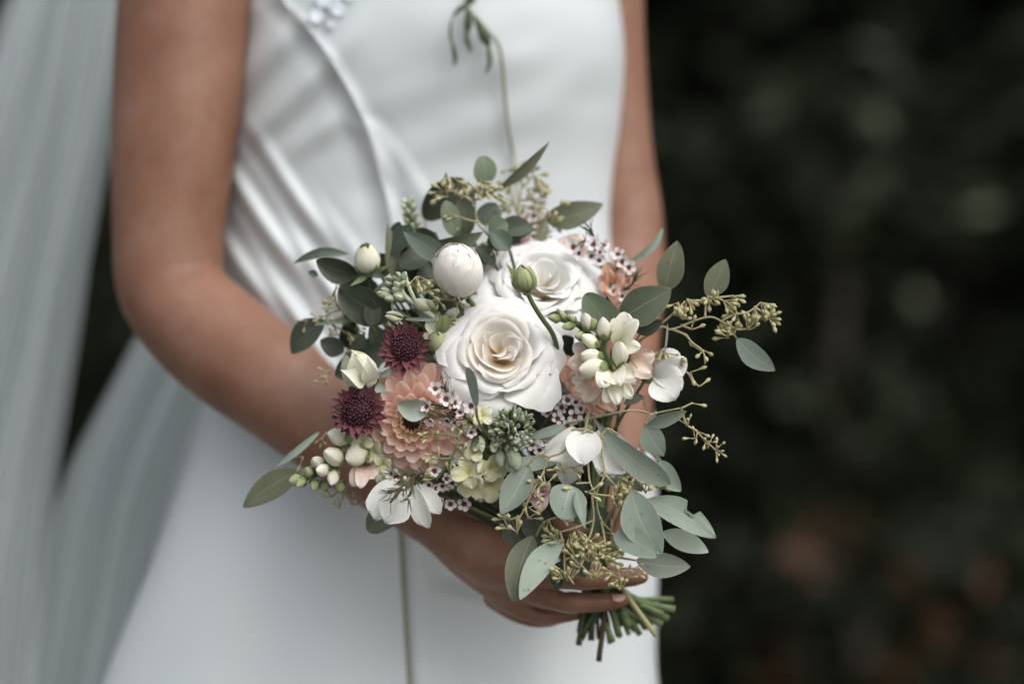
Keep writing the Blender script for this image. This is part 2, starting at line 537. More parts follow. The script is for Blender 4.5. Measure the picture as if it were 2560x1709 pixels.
DRESS_SIL = [(-400, 985, 1175, .055), (-350, 900, 1260, .07), (-290, 800, 1400, .085), (-200, 690, 1540, .10), (-100, 640, 1530, .112), (0, 618, 1546, .122), (130, 598, 1560, .126),
             (300, 574, 1550, .118), (450, 557, 1532, .108), (600, 548, 1530, .104), (750, 552, 1572, .108), (900, 545, 1612, .116),
             (1050, 505, 1632, .124), (1200, 455, 1640, .130), (1400, 385, 1644, .136), (1709, 262, 1644, .148), (2400, 60, 1760, .20), (3200, -150, 1950, .28), (3930, -300, 2100, .34)]
def sil(py):
    T = DRESS_SIL
    if py <= T[0][0]: return T[0][1:]
    for a, b in zip(T, T[1:]):
        if py <= b[0]:
            t = (py - a[0]) / (b[0] - a[0])
            # monotone smooth blend
            i = T.index(a)
            p0 = T[max(i - 1, 0)]; p3 = T[min(i + 2, len(T) - 1)]
            out = []
            for k in (1, 2, 3):
                m1 = (b[k] - p0[k]) / (b[0] - p0[0]) * (b[0] - a[0]); m2 = (p3[k] - a[k]) / (p3[0] - a[0]) * (b[0] - a[0])
                out.append((2*t**3 - 3*t*t + 1) * a[k] + (t**3 - 2*t*t + t) * m1 + (-2*t**3 + 3*t*t) * b[k] + (t**3 - t*t) * m2)
            return tuple(out)
    return T[-1][1:]
YC = .305

def body():
    b = MB()
    # trunk under the dress, neck
    for (y0, y1, sh) in ((-395, 2300, .93),):
        n = 40; rings = []
        for i in range(n + 1):
            py = y0 + (y1 - y0) * i / n
            L, R, hd = sil(py)
            c = (L + R) / 2; hw = (R - L) / 2 * sh - 12
            hw = max(hw, 60)
            row = []
            for k in range(40):
                a = 2 * math.pi * k / 40
                p = P(c + hw * math.cos(a), py, YC)
                row.append((p.x, YC + (hd - .014) * math.sin(a), p.z))
            rings.append(row)
        o = len(b.v)
        for row in rings: b.v += row
        for i in range(n):
            for k in range(40):
                k2 = (k + 1) % 40
                b.f.append((o + i*40 + k, o + i*40 + k2, o + (i+1)*40 + k2, o + (i+1)*40 + k))
        b.f.append(tuple(o + k for k in range(40))); b.f.append(tuple(o + n*40 + k for k in range(40))[::-1])
    def limb(st, n=6, sides=52):
        """stations (px, py, depth mm, half-width in grid units)"""
        L = smooth_line([Q(s[:3]) for s in st], n)
        R = smooth_line([Vector((U(s[3], s[2] / 1000), 0, 0)) for s in st], n)
        b.tube(L, [r.x for r in R], sides)
        b.ball(L[0], R[0].x * .98, 16, 10); b.ball(L[-1], R[-1].x * .98, 16, 10)
    limb([(1080, -380, 310, 92), (1080, -480, 310, 88), (1085, -620, 300, 88)])
    # her right arm (left in view): shoulder, elbow, forearm, wrist, hand
    limb([(800, -300, 300, 110), (560, -240, 285, 150), (480, -130, 262, 165), (462, 0, 250, 167), (447, 220, 240, 165), (430, 430, 232, 152), (421, 600, 226, 139), (424, 690, 222, 137), (438, 752, 216, 132)])
    limb([(424, 690, 222, 134), (452, 762, 214, 134), (520, 832, 200, 140), (601, 897, 184, 141), (690, 964, 166, 134), (770, 1029, 150, 126), (909, 1145, 122, 106), (1040, 1250, 100, 86), (1092, 1288, 92, 82)])
    b.ball(Q((386, 766, 220)), U(72, .22), 32, 20)
    # back of the hand
    limb([(1092, 1288, 92, 80), (1160, 1345, 80, 78), (1240, 1400, 68, 74), (1300, 1425, 62, 60)])
    limb([(1092, 1288, 94, 72), (1170, 1370, 86, 72), (1245, 1440, 76, 62), (1300, 1480, 70, 46)])
    # fingers: index, middle, ring, little
    limb([(1285, 1402, 60, 40), (1350, 1431, 44, 37), (1425, 1444, 34, 29), (1455, 1445, 32, 31), (1490, 1445, 33, 28), (1530, 1443, 36, 28), (1585, 1441, 44, 24), (1606, 1441, 47, 18)], 5, 28)
    limb([(1270, 1452, 68, 38), (1340, 1480, 53, 36), (1400, 1503, 46, 27), (1432, 1505, 44, 29), (1465, 1506, 46, 25), (1510, 1504, 49, 24), (1545, 1501, 53, 20), (1558, 1500, 55, 17)], 5, 28)
    limb([(1250, 1484, 78, 34), (1300, 1520, 68, 26), (1350, 1539, 63, 22), (1375, 1541, 62, 21), (1420, 1536, 66, 19), (1455, 1530, 72, 16)], 5, 28)
    limb([(1235, 1492, 88, 30), (1290, 1532, 84, 23), (1335, 1549, 80, 19), (1372, 1550, 82, 17), (1400, 1545, 88, 14)], 5, 28)
    # thumb lies behind the stems
    limb([(1080, 1255, 104, 62), (1160, 1272, 108, 62), (1240, 1292, 110, 54), (1320, 1322, 112, 40), (1395, 1355, 110, 30), (1450, 1385, 104, 23)], 5, 28)
    # her left arm (right in view): shoulder, upper arm, forearm towards the bouquet, hand over the stems
    limb([(1400, -300, 310, 110), (1520, -240, 315, 130), (1524, -120, 320, 95), (1530, 0, 322, 80), (1536, 200, 322, 82), (1546, 380, 318, 86), (1562, 530, 312, 93), (1570, 640, 304, 93), (1572, 700, 294, 92)])
    limb([(1568, 640, 304, 92), (1568, 720, 285, 92), (1562, 820, 250, 90), (1556, 950, 205, 84), (1548, 1080, 160, 74), (1538, 1180, 128, 64), (1530, 1220, 118, 60)])
    limb([(1530, 1215, 118, 58), (1512, 1280, 108, 66), (1492, 1340, 100, 66), (1480, 1370, 96, 50)])
    for dx, dy, dd in ((0, 0, 0), (14, 36, 4), (24, 70, 8)):
        limb([(1500 + dx * .5, 1290 + dy, 96 + dd, 32), (1450 + dx, 1300 + dy, 82 + dd, 28), (1405 + dx, 1312 + dy, 62 + dd, 26), (1398 + dx, 1318 + dy, 48 + dd, 25), (1430 + dx, 1326 + dy, 34 + dd, 22), (1462 + dx, 1330 + dy, 32 + dd, 17)], 5, 28)
    limb([(1530, 1250, 104, 40), (1520, 1290, 80, 34), (1500, 1330, 64, 28), (1488, 1365, 54, 22)], 5, 28)
    me = b.mesh("skin_body", M_SKIN, tuple(W[bride.name].translation))
    o = bpy.data.objects.new("body", me)
    COL.objects.link(o)
    r = o.modifiers.new("r", 'REMESH'); r.mode = 'VOXEL'; r.voxel_size = .0021; r.use_smooth_shade = True
    s = o.modifiers.new("s", 'SMOOTH'); s.factor = .5; s.iterations = 5
    dg = bpy.context.evaluated_depsgraph_get()
    me2 = bpy.data.meshes.new_from_object(o.evaluated_get(dg))
    COL.objects.unlink(o); bpy.data.objects.remove(o)
    me2.polygons.foreach_set("use_smooth", [True] * len(me2.polygons))
    me2.materials.clear(); me2.materials.append(M_SKIN)
    TRI[0] += 2 * len(me2.polygons)
    inst("body", me2, Matrix.Translation(W[bride.name].translation), bride)
body()

M_NAIL = plain_mat("fingernail", (.58, .36, .29), .25, 60, .06, .0001, .5)
def nail(c, ax, nrm, l, w):
    ax = (Vector(ax)).normalized(); nrm = Vector(nrm); nrm = (nrm - ax * nrm.dot(ax)).normalized(); sd = ax.cross(nrm)
    A = np.zeros((7, 7, 3))
    for i in range(7):
        for j in range(7):
            t = i / 6; s = j / 3 - 1
            hw = w / 2 * math.sqrt(max(.0, 1 - max(0, (t - .55) / .47) ** 2)) * (.85 + .15 * min(1, t * 3))
            A[i, j] = Vector(c) + ax * (t - .5) * l + sd * s * hw + nrm * (-.28 * w * s * s * (hw * 2 / w) ** 2)
    mb = MB(); mb.grid(A); mb.build('fingernail', M_NAIL, bride)
nail(Q((1598, 1425, 44)), (1, .18, -.05), (.1, -.5, .9), .011, .009)
nail(Q((1547, 1487, 46)), (1, .18, .03), (.1, -.5, .9), .010, .0085)

# ------------------------------------------------------------------ the dress
def satin():
    m, nt, b = new_mat("ivory_satin")
    n = noise_fac(nt, 900, 3); n2 = noise_fac(nt, 7, 3)
    c = mixc(nt, n2, (.535, .575, .585), (.585, .622, .63))
    nt.links.new(c, b.inputs['Base Color'])
    b.inputs['Roughness'].default_value = .42
    b.inputs['Specular IOR Level'].default_value = .5
    b.inputs['Sheen Weight'].default_value = .15
    bump(nt, b, n, .05, .0004)
    return m
M_SATIN = satin()

SEAM = [(690, -60), (715, 10), (775, 75), (838, 165), (893, 265), (927, 345), (950, 430), (970, 510), (985, 580), (1000, 660), (1015, 760)]
def seam_x(py):
    for a, b_ in zip(SEAM, SEAM[1:]):
        if a[1] <= py <= b_[1]:
            t = (py - a[1]) / (b_[1] - a[1]); t = t
            return a[0] + (b_[0] - a[0]) * t
    return None
def sstep(a, b, x):
    t = min(1, max(0, (x - a) / (b - a))); return t * t * (3 - 2 * t)
def folds(px, py):
    """height of the cloth towards the front, mm"""
    h = 0.0
    # diagonal drag lines from the armhole side down to the waist
    s = (px - 560) * .80 - (py - 430) * .60
    along = (px - 560) * .60 + (py - 430) * .80
    env = sstep(-160, 60, along) * (1 - sstep(430, 620, along)) * sstep(-430, -250, s) * (1 - sstep(60, 200, s))
    h += env * (3.9 * math.sin((s + 18 * math.sin(along / 90)) * 2 * math.pi / 112 + .6) + 1.6 * math.sin(s * 2 * math.pi / 53 + along / 120))
    # soft pulls at the armhole
    s2 = (px - 620) * .70 + (py - 140) * .72
    env2 = (1 - sstep(90, 260, abs(px - 680))) * (1 - sstep(120, 260, abs(py - 170)))
    h += env2 * 4.0 * math.sin(s2 * 2 * math.pi / 120)
    # bodice: broad hollows
    h += 2.2 * noise.noise((px / 190, py / 150, 1.3)) * (1 - sstep(900, 1100, py))
    e3 = (1 - sstep(60, 230, abs((py - 300) + (px - 1150) * .32))) * (1 - sstep(180, 330, abs(px - 1130)))
    h += e3 * .9 * math.sin(((py - 300) + (px - 1150) * .32) * 2 * math.pi / 150)
    e4 = (1 - sstep(40, 160, abs(px - 1490 + (py - 330) * .4))) * (1 - sstep(140, 260, abs(py - 400)))
    h += -5 * e4
    sx = seam_x(py)
    if sx is not None:
        dx = px - sx
        k = 1 - sstep(560, 760, py)
        h += k * (3.0 * math.exp(-(dx / 18) ** 2) - 2.2 * math.exp(-((dx + 46) / 34) ** 2) - 2.4 * math.exp(-((dx - 40) / 26) ** 2) * sstep(230, 420, py))
        # fold that branches off the seam
    e5 = (1 - sstep(10, 55, abs((px - 905) * .82 - (py - 300) * .57))) * sstep(280, 330, py) * (1 - sstep(420, 600, py))
    h += 3.2 * e5
    # skirt
    if py > 1000:
        q = sstep(1000, 1300, py)
        pl = 1004 + (py - 1330) * .055
        h += q * (-2.5 * math.exp(-((px - pl) / 9) ** 2) + 2.0 * math.exp(-((px - pl - 24) / 18) ** 2))
        ed = 1088 - 45 * math.exp(-((py - 1430) / 120) ** 2) * 0 + (py - 1500) * .02
        h += q * sstep(1440, 1500, py + (1130 - px) * .2) * (-3.0 * sstep(ed - 50, ed + 60, px) * (1 - sstep(1250, 1420, px)))
        h += q * 7 * noise.noise((px / 260, py / 420, 7.7))
        h += q * 6 * math.exp(-((px - 1500 - (py - 1500) * .1) / 70) ** 2)
    return h

def dress():
    NA, NP = 520, 300
    pys = np.concatenate([np.linspace(-400, -60, 24), np.linspace(-40, 1720, NP), np.linspace(1760, 3590, 60)])
    mb = MB()
    A = np.zeros((len(pys), NA + 1, 3))
    for i, py in enumerate(pys):
        L, R, hd = sil(py)
        c = (L + R) / 2; hw = (R - L) / 2
        z = P(0, py, YC).z
        for k in range(NA + 1):
            # front gets most of the columns
            t = k / NA
            a = -math.pi * 0.0 + (math.pi * (t / .8)) if t <= .8 else math.pi + math.pi * (t - .8) / .2
            ca, sa = math.cos(a), math.sin(a)
            ex = 2 / 2.35
            X = -math.copysign(abs(ca) ** ex, ca); Y = -math.copysign(abs(sa) ** ex, sa)
            px = c + hw * X
            x = P(px, py, YC).x
            y = YC + hd * Y
            if Y < 0:
                wgt = min(1, -Y * 1.6)
                # what column of the measuring grid the front surface falls in
                kx = (D + YC) / (D + y)
                pxs = 1280 + (px - 1280) * kx
                pys_ = 854.5 + (py - 854.5) * kx
                y -= wgt * folds(pxs, pys_) / 1000.0
            if py > 1720:
                q = sstep(1720, 2600, py)
                y += q * .03 * math.sin(a * 9)
            A[i, k] = (x, y, max(z, .012))
    mb.grid(A)
    mb.build('dress', M_SATIN, bride)
    # piping on the princess seam
    pts = []
    for (px, py) in SEAM[:9]:
        pts.append((px, py))
    def surf(px, py):
        # front surface of the dress behind grid position (px, py)
        y = .2
        for _ in range(6):
            kx = (D + YC) / (D + y)
            gx = 1280 + (px - 1280) / kx; gy = 854.5 + (py - 854.5) / kx
            L, R, hd = sil(gy); c = (L + R) / 2; hw = (R - L) / 2
            X = max(-.999, min(.999, (gx - c) / hw))
            Y = (1 - abs(X) ** 2.35) ** (1 / 2.35)
            y = YC - hd * Y - min(1, Y * 1.6) * folds(px, py) / 1000
        return P(px, py, y)
    p3 = smooth_line([surf(px, py) + Vector((0, -.0006, 0)) for px, py in pts], 6)
    t = MB(); t.tube(p3, [.0012] * len(p3), 8); t.build('seam_piping', M_SATIN, bride)
    t2 = MB(); t2.tube(smooth_line([surf(1004 + (py - 1330) * .055, py) + Vector((0, -.0004, 0)) for py in range(1150, 1900, 50)], 4), .0021, 8)
    t2.build('skirt_seam', M_CORD, bride)
    for (px, py, r, k) in ((812, -4, 34, 0), (845, 26, 22, 1), (790, 44, 20, 2), (872, -8, 18, 3), (830, 62, 16, 4)):
        lc = MB(); c = surf(px, py) + Vector((0, -.001, 0))
        for j in range(6):
            a = j * math.pi / 3 + k * .5
            A = np.zeros((5, 5, 3))
            for i in range(5):
                for q in range(5):
                    tt = i / 4; s = q / 2 - 1
                    rr = U(r, .2) * tt; ww = U(r, .2) * .30 * math.sin(math.pi * min(1, tt * .85 + .05)) * s
                    A[i, q] = (c.x + math.cos(a) * rr - math.sin(a) * ww, c.y - .0010 * math.sin(math.pi * tt) - .0008, c.z + math.sin(a) * rr + math.cos(a) * ww)
            lc.grid(A)
        lc.build('lace_flower', M_LACE, bride)
    return surf
M_LACE = plain_mat("lace_thread", (.68, .74, .79), .7, 500, .1, .0006)
M_CORD = plain_mat('seam_cord', (.27, .275, .20), .7, 300, .2)
dress_surface = dress()

# ------------------------------------------------------------------ the veil
def tulle():
    m, nt, b = new_mat("tulle")
    out = nt.nodes["Material Output"]
    u, v, uv = uv_split(nt)
    mp = N(nt, "ShaderNodeMapping"); mp.inputs['Scale'].default_value = (130, 1.0, 1)
    nt.links.new(uv, mp.inputs[0])
    st = noise_fac(nt, 1.3, 4, vec=mp.outputs[0])
    b.inputs['Base Color'].default_value = (.88, .915, .91, 1)
    b.inputs['Roughness'].default_value = .8
    b.inputs['Specular IOR Level'].default_value = .1
    tl = N(nt, "ShaderNodeBsdfTranslucent"); tl.inputs[0].default_value = (.88, .915, .91, 1)
    mx = N(nt, "ShaderNodeMixShader"); mx.inputs[0].default_value = .45
    nt.links.new(b.outputs[0], mx.inputs[1]); nt.links.new(tl.outputs[0], mx.inputs[2])
    tr = N(nt, "ShaderNodeBsdfTransparent")
    lw = N(nt, "ShaderNodeLayerWeight"); lw.inputs[0].default_value = .35
    f = math_(nt, 'ADD', math_(nt, 'MULTIPLY', lw.outputs['Facing'], .5), math_(nt, 'MULTIPLY_ADD', st, .62, .0))
    fm = N(nt, "ShaderNodeMixShader")
    nt.links.new(f, fm.inputs[0]); nt.links.new(tr.outputs[0], fm.inputs[1]); nt.links.new(mx.outputs[0], fm.inputs[2])
    nt.links.new(fm.outputs[0], out.inputs[0])
    return m
M_TULLE = tulle()

def lerp_tab(T, x):
    if x <= T[0][0]: return T[0][1]
    for a, b in zip(T, T[1:]):
        if x <= b[0]:
            t = (x - a[0]) / (b[0] - a[0]); return a[1] + (b[1] - a[1]) * t
    return T[-1][1]
def veil_sheet(left, right, y0, y1, d0, nf, amp, seed, ph):
    nu, nv = 360, 70
    A = np.zeros((nv + 1, nu + 1, 3))
    for i in range(nv + 1):
        py = y0 + (y1 - y0) * i / nv
        L = lerp_tab(left, py); R = lerp_tab(right, py)
        for j in range(nu + 1):
            u = j / nu
            uu = u + .05 * noise.noise((u * 4, py / 900, seed)) * u * (1 - u) * 4
            px = L + (R - L) * uu
            f = math.sin(u * nf * 2 * math.pi + ph + 1.5 * noise.noise((u * 3, py / 1100, seed + 3)))
            f2 = math.sin(u * nf * 4.7 * math.pi + ph * 2 + noise.noise((u * 6, py / 700, seed + 9)) * 2)
            f3 = math.sin(u * nf * 19 * math.pi + 5 * noise.noise((u * 9, py / 800, seed + 20)) + ph * 3)
            d = d0 + amp * (f + .42 * f2 + .22 * f3 * (.5 + noise.noise((u * 5, py / 500, seed + 30))))
            A[i, j] = P(px, py, d)
    mb = MB(); mb.grid(A)
    mb.build('veil', M_TULLE, bride)
VL = [(-500, 260), (-100, 95), (0, 42), (120, 0), (300, -60), (900, -260), (1709, -520), (3600, -900)]
VR = [(-500, 460), (-100, 335), (0, 318), (200, 305), (400, 272), (640, 228), (860, 198), (1150, 150), (1400, 122), (1709, 92), (3600, -60)]
veil_sheet(VL, VR, -500, 3500, .42, 3.4, .020, 2, .3)
veil_sheet([(a, b - 30) for a, b in VL], [(a, b - 26) for a, b in VR], -500, 3500, .47, 2.6, .022, 5, 1.7)
VL2 = [(300, 560), (700, 440), (860, 330), (1010, 250), (1150, 178), (1300, 125), (1500, 96), (1709, 60), (3600, -300)]
VR2 = [(300, 800), (700, 760), (1010, 640), (1300, 560), (1709, 460), (3600, 200)]
veil_sheet(VL2, VR2, 300, 3500, .50, 3.6, .018, 8, .9)
veil_sheet([(a, b + 14) for a, b in VL2], VR2, 300, 3500, .55, 2.7, .018, 12, 2.2)
# ------------------------------------------------------------------ flower and leaf builders
CAMV = Vector((0, -1, 0))
PROF = {'euc': (.44, .70, .72), 'round': (.48, .52, .5), 'lance': (.42, .85, .95), 'obov': (.60, .85, .55), 'petal': (.64, .70, .42),
        'broad': (.60, .48, .40), 'bract': (.45, .55, 1.15), 'strip': (.5, .45, .6), 'sepal': (.28, .5, 1.25), 'tongue': (.7, .5, .5), 'late': (.74, 1.7, .55), 'dah': (.68, .80, .34)}

def width_at(prof, t):
    c, pb, pt = PROF[prof]
    if t <= c:
        return math.sin(math.pi / 2 * t / c) ** pb if t > 0 else 0.0
    x = math.cos(math.pi / 2 * (t - c) / (1 - c))
    return max(0.0, x) ** pt

def blade_grid(L, Wd, prof, bulge=0, side=0, cup=0, ruffle=0, notch=0, seed=0, nu=4, nv=10, rollin=0, bite=None):
    """Leaf or petal in its own axes: +Y along, X across, +Z its face."""
    r = random.Random(seed)
    ph, kk = r.uniform(0, 6.28), r.uniform(2.2, 3.4)
    A = np.zeros((nv + 1, nu + 1, 3))
    wob = r.uniform(.6, 1.4)
    for i in range(nv + 1):
        t = (1 - math.cos(math.pi * i / nv)) / 2
        w = max(width_at(prof, t), .015)
        for j in range(nu + 1):
            s = 2 * j / nu - 1
            x = s * w * Wd / 2 * (1 + .035 * math.sin(7 * t * wob + ph + (2 if s > 0 else 0)))
            y = t * L
            q = t * t
            if notch:
                y -= L * notch * q * abs(math.sin(1.5 * math.pi * s * .98 + .0))
            z = cup * Wd * s * s * w + bulge * L * 4 * (t - t * t)
            z += ruffle * Wd * q * (math.sin(kk * s * 2 + ph) * abs(s) ** .7 + .4 * math.sin(5 * s + 2 * ph))
            z += rollin * Wd * q * q * s * s
            z += .012 * Wd * math.sin(6 * t + ph) * s
            x += side * L * 4 * (t - t * t)
            if bite and abs(t - bite[0]) < bite[1] and s * bite[2] > .4:
                x *= .50
            A[i, j] = (x, y, z)
    return A

def frame(base, tip, roll=0.0, face=None):
    base, tip = Vector(base), Vector(tip)
    y = (tip - base); L = y.length; y.normalize()
    n = Vector(face) if face is not None else CAMV.copy()
    n = n - y * n.dot(y)
    if n.length < 1e-3:
        n = y.orthogonal()
    n.normalize()
    n = Matrix.Rotation(math.radians(roll), 3, y) @ n
    x = y.cross(n)
    M = Matrix(((x.x, y.x, n.x, base.x), (x.y, y.y, n.y, base.y), (x.z, y.z, n.z, base.z), (0, 0, 0, 1)))
    return M, L

SEED = [100]
def blade(parent, name, base, tip, wpx, prof, mat, roll=0, face=None, **kw):
    """base, tip: (px, py, depth mm) or world vectors; wpx: width in grid units."""
    b = Q(base) if not isinstance(base, Vector) else base
    t = Q(tip) if not isinstance(tip, Vector) else tip
    M, L = frame(b, t, roll, face)
    SEED[0] += 1
    if name == 'leaf':
        q = random.Random(SEED[0] * 7)
        kw['bulge'] = kw.get('bulge', 0) * q.uniform(.3, 1.7); kw['cup'] = kw.get('cup', 0) + q.uniform(-.06, .12); kw['side'] = kw.get('side', 0) + q.uniform(-.015, .015); kw['ruffle'] = q.uniform(0, .035)
    A = blade_grid(L, U(wpx, b.y), prof, seed=SEED[0], **kw)
    R = np.array(M)[:3, :3]; T = np.array(M)[:3, 3]
    G = A @ R.T + T
    mb = MB(); mb.grid(G)
    return mb.build(name, mat, parent)

def stem_of(parent, pts, r0, r1, mat, name='stem', n=5, sides=7):
    p = smooth_line([Q(x) if not isinstance(x, Vector) else x for x in pts], n)
    mb = MB(); k = len(p)
    mb.tube(p, [r0 + (r1 - r0) * i / (k - 1) for i in range(k)], sides)
    return mb.build(name, mat, parent)

# shared meshes ----------------------------------------------------
def pod_mesh():
    mb = MB(); n = 7
    prof = [(0, .07), (.25, .085), (.48, .17), (.68, .255), (.84, .235), (.95, .11), (1.07, .02)]
    o = 0
    for (y, r) in prof:
        for k in range(n):
            a = 2 * math.pi * k / n
            mb.v.append((r * math.cos(a), y, r * math.sin(a)))
    for i in range(len(prof) - 1):
        for k in range(n):
            k2 = (k + 1) % n
            mb.f.append((i*n + k, (i+1)*n + k, (i+1)*n + k2, i*n + k2))
    return mb.mesh('seed_pod', M_POD)
POD = pod_mesh()
def put_pod(parent, base, d, length, fat=1.0):
    d = Vector(d).normalized()
    M, _ = frame(base, Vector(base) + d, rng.uniform(0, 360))
    S = Matrix.Diagonal((length * fat, length, length * fat, 1))
    inst('seed_pod', POD, M @ S, parent)

def blade_mesh(name, prof, mat, w=.6, nu=4, nv=6, **kw):
    SEED[0] += 1
    mb = MB(); mb.grid(blade_grid(1.0, w, prof, seed=SEED[0], nu=nu, nv=nv, **kw))
    return mb.mesh(name, mat)

# seeded twig: lines of (px, py, mm); umbels (px, py, mm, dirx, diry, count, pod length px)
def seed_spray(parent, lines, umbels, r=.00085, mat=None, podlen=27, spread=1.0, pedicel=15):
    mb = MB()
    for ln in lines:
        p = smooth_line([Q(x) for x in ln], 4)
        mb.tube(p, [r * (1.15 - .5 * i / len(p)) for i in range(len(p))], 5)
        for x in ln[1:-1]:
            mb.ball(Q(x), r * 1.3, 6, 4)
    for um in umbels:
        px, py, d, dx, dy, n = um[:6]
        pl = um[6] if len(um) > 6 else podlen
        c = Q((px, py, d))
        ax = Vector((dx, rng.uniform(-.5, .2), -dy))
        if ax.length < .01: ax = Vector((0, -1, 0))
        ax.normalize()
        s1 = ax.orthogonal().normalized(); s2 = ax.cross(s1)
        for k in range(n):
            a = 2 * math.pi * k / max(n, 1) + rng.uniform(-.4, .4)
            sp = spread * rng.uniform(.55, 1.15) if (k > 0 or n < 4) else .1
            v = (ax + (s1 * math.cos(a) + s2 * math.sin(a)) * sp).normalized()
            e = c + v * U(pedicel * rng.uniform(.6, 1.3), d / 1000)
            mb.tube([c, e], [r * .62, r * .5], 4)
            put_pod(parent, e, v + Vector((rng.uniform(-.25, .25), rng.uniform(-.25, .25), rng.uniform(-.25, .25))), U(pl * rng.uniform(.82, 1.12), d / 1000), rng.uniform(.70, .95))
    return mb.build('stem', mat or M_TWIG, parent)

# bind point and the ends of the stalks below the hands
BIND = (1492, 1432, 66)
ENDS = [(1447, 1612, 60, 'd'), (1497, 1652, 60, 'b'), (1478, 1600, 70, 'd'), (1532, 1603, 58, 'g'), (1572, 1585, 64, 'g'), (1640, 1588, 60, 'p'), (1656, 1560, 72, 'g'), (1688, 1522, 70, 'g'),
        (1668, 1545, 84, 'g'), (1612, 1570, 80, 'g'), (1600, 1548, 92, 'd'), (1655, 1548, 92, 'd'), (1590, 1560, 80, 'g'), (1550, 1590, 90, 'd')]
ENDI = [0]
SMAT = {'g': M_GSTEM, 'd': M_DSTEM, 'b': M_BSTEM, 'p': M_POD}
def stalk(parent, head, r=.0021, mat=None, via=None):
    """the stalk of a flower from its head back through the hands and out below."""
    i = ENDI[0]; ENDI[0] += 1
    jx, jy, jd = rng.uniform(-34, 34), rng.uniform(-20, 20), rng.uniform(-12, 16)
    b = (BIND[0] + jx, BIND[1] + jy, BIND[2] + jd)
    hv = Vector(head)
    mid = ((hv.x * .30 + b[0] * .70), (hv.y * .55 + b[1] * .45) - 30, max(hv.z * .3 + b[2] * .7, 50))
    if i < len(ENDS):
        e = ENDS[i]; mt = mat or SMAT[e[3]]
        e = e[:3]
    else:
        q = rng.random(); e = (1450 + 225 * q + rng.uniform(-12, 12), 1605 - 85 * q * q + rng.uniform(-30, 14), 66 + rng.uniform(-8, 30)); mt = mat or rng.choice([M_GSTEM, M_GSTEM, M_DSTEM, M_CALYX])
    pts = [head] + ([via] if via else []) + [mid, b, e]
    return stem_of(parent, pts, r * .85, r * rng.uniform(1.15, 1.75), mt)

# roses ------------------------------------------------------------
def axes_from(n, spin=0.0):
    z = Vector(n).normalized()
    x = Vector((1, 0, 0)); x = (x - z * x.dot(z)).normalized()
    y = z.cross(x)
    R = Matrix(((x.x, y.x, z.x), (x.y, y.y, z.y), (x.z, y.z, z.z)))
    return R @ Matrix.Rotation(spin, 3, 'Z')

def rose(root, c, R, nrm, seed, n=42, heart=17, mat_o=None, mat_i=None):
    """Full garden rose: overlapping cupped petals on a golden-angle spiral; c is the heart of the bloom."""
    r = random.Random(seed)
    Rm = axes_from(nrm)
    c = Vector(c)
    for i in range(n):
        t = (i + .5) / n
        phi = i * 2.399963 + r.uniform(-.3, .3)
        rad = R * (.13 + .87 * t ** .86) * r.uniform(.96, 1.04)
        heartp = i < heart
        ztop = R * (.40 - .06 * max(0, .3 - t) - .50 * max(0, t - .25) ** 1.25) + R * r.uniform(-.02, .03)
        zb = -R * (.70 if t > .62 else .70 - .62 * (1 - t / .62) ** .6)
        half = r.uniform(.62, .86) if not heartp else r.uniform(.75, 1.15)
        lean = 1.95 - .72 * t
        nu, nv = (22, 14)
        ph = r.uniform(0, 6.28)
        curl = R * (.030 + .12 * max(0, t - .2)) * r.uniform(.7, 1.5)
        tuck = r.choice((-1, 1)) * r.uniform(.5, 1)
        off = Vector((0, 0, 0))
        if heartp:
            off = Vector((r.uniform(-.10, .10), r.uniform(-.10, .10), 0)) * R * (1.15 - i / heart)
        peak = r.uniform(-.3, .3)
        A = np.zeros((nv + 1, nu + 1, 3))
        for a in range(nv + 1):
            v = a / nv
            for b in range(nu + 1):
                u = 2 * b / nu - 1
                edge = 1 - .30 * abs(u - peak * .4) ** 2.3 + .022 * math.sin(5 * u + ph) + .012 * math.sin(13 * u + 2.3 * ph) + .007 * math.sin(23 * u + ph)
                vv = min(1.04, v * edge)
                rho = rad * math.sin(max(.02, vv) * lean) / (1 if lean > math.pi / 2 else math.sin(lean))
                k = max(0, vv - .72)
                rho += curl * k ** 1.5 * 9
                rho += R * .030 * math.sin(2.6 * u + ph) * vv ** 2
                rho += R * (.05 + .07 * t) * tuck * u * vv
                z = zb + (ztop - zb) * (math.sin(min(1, vv) * math.pi / 2) ** (.66 + .25 * (1 - t)))
                z -= curl * max(0, vv - .80) ** 1.4 * 12 * (.35 + t)
                z += R * .026 * math.sin(3.7 * u + ph * 1.7) * vv ** 4 + R * .011 * math.sin(10 * u + 3 * ph) * vv ** 6
                ang = phi + half * u * (vv ** .22)
                if heartp:
                    ang += .3 * (1 - vv)
                A[a, b] = (rho * math.cos(ang), rho * math.sin(ang), z)
        G = (A + np.array(off)) @ np.array(Rm).T + np.array(c)
        mb = MB(); mb.grid(G)
        mb.build('petal', (mat_i or M_ROSEIN) if i < heart + 3 else (mat_o or M_ROSE), root)
    # receptacle at the back
    mb = MB(); mb.ball(c + Rm @ Vector((0, 0, -R * .74)), R * .2, 10, 8); mb.build('calyx', M_CALYX, root)

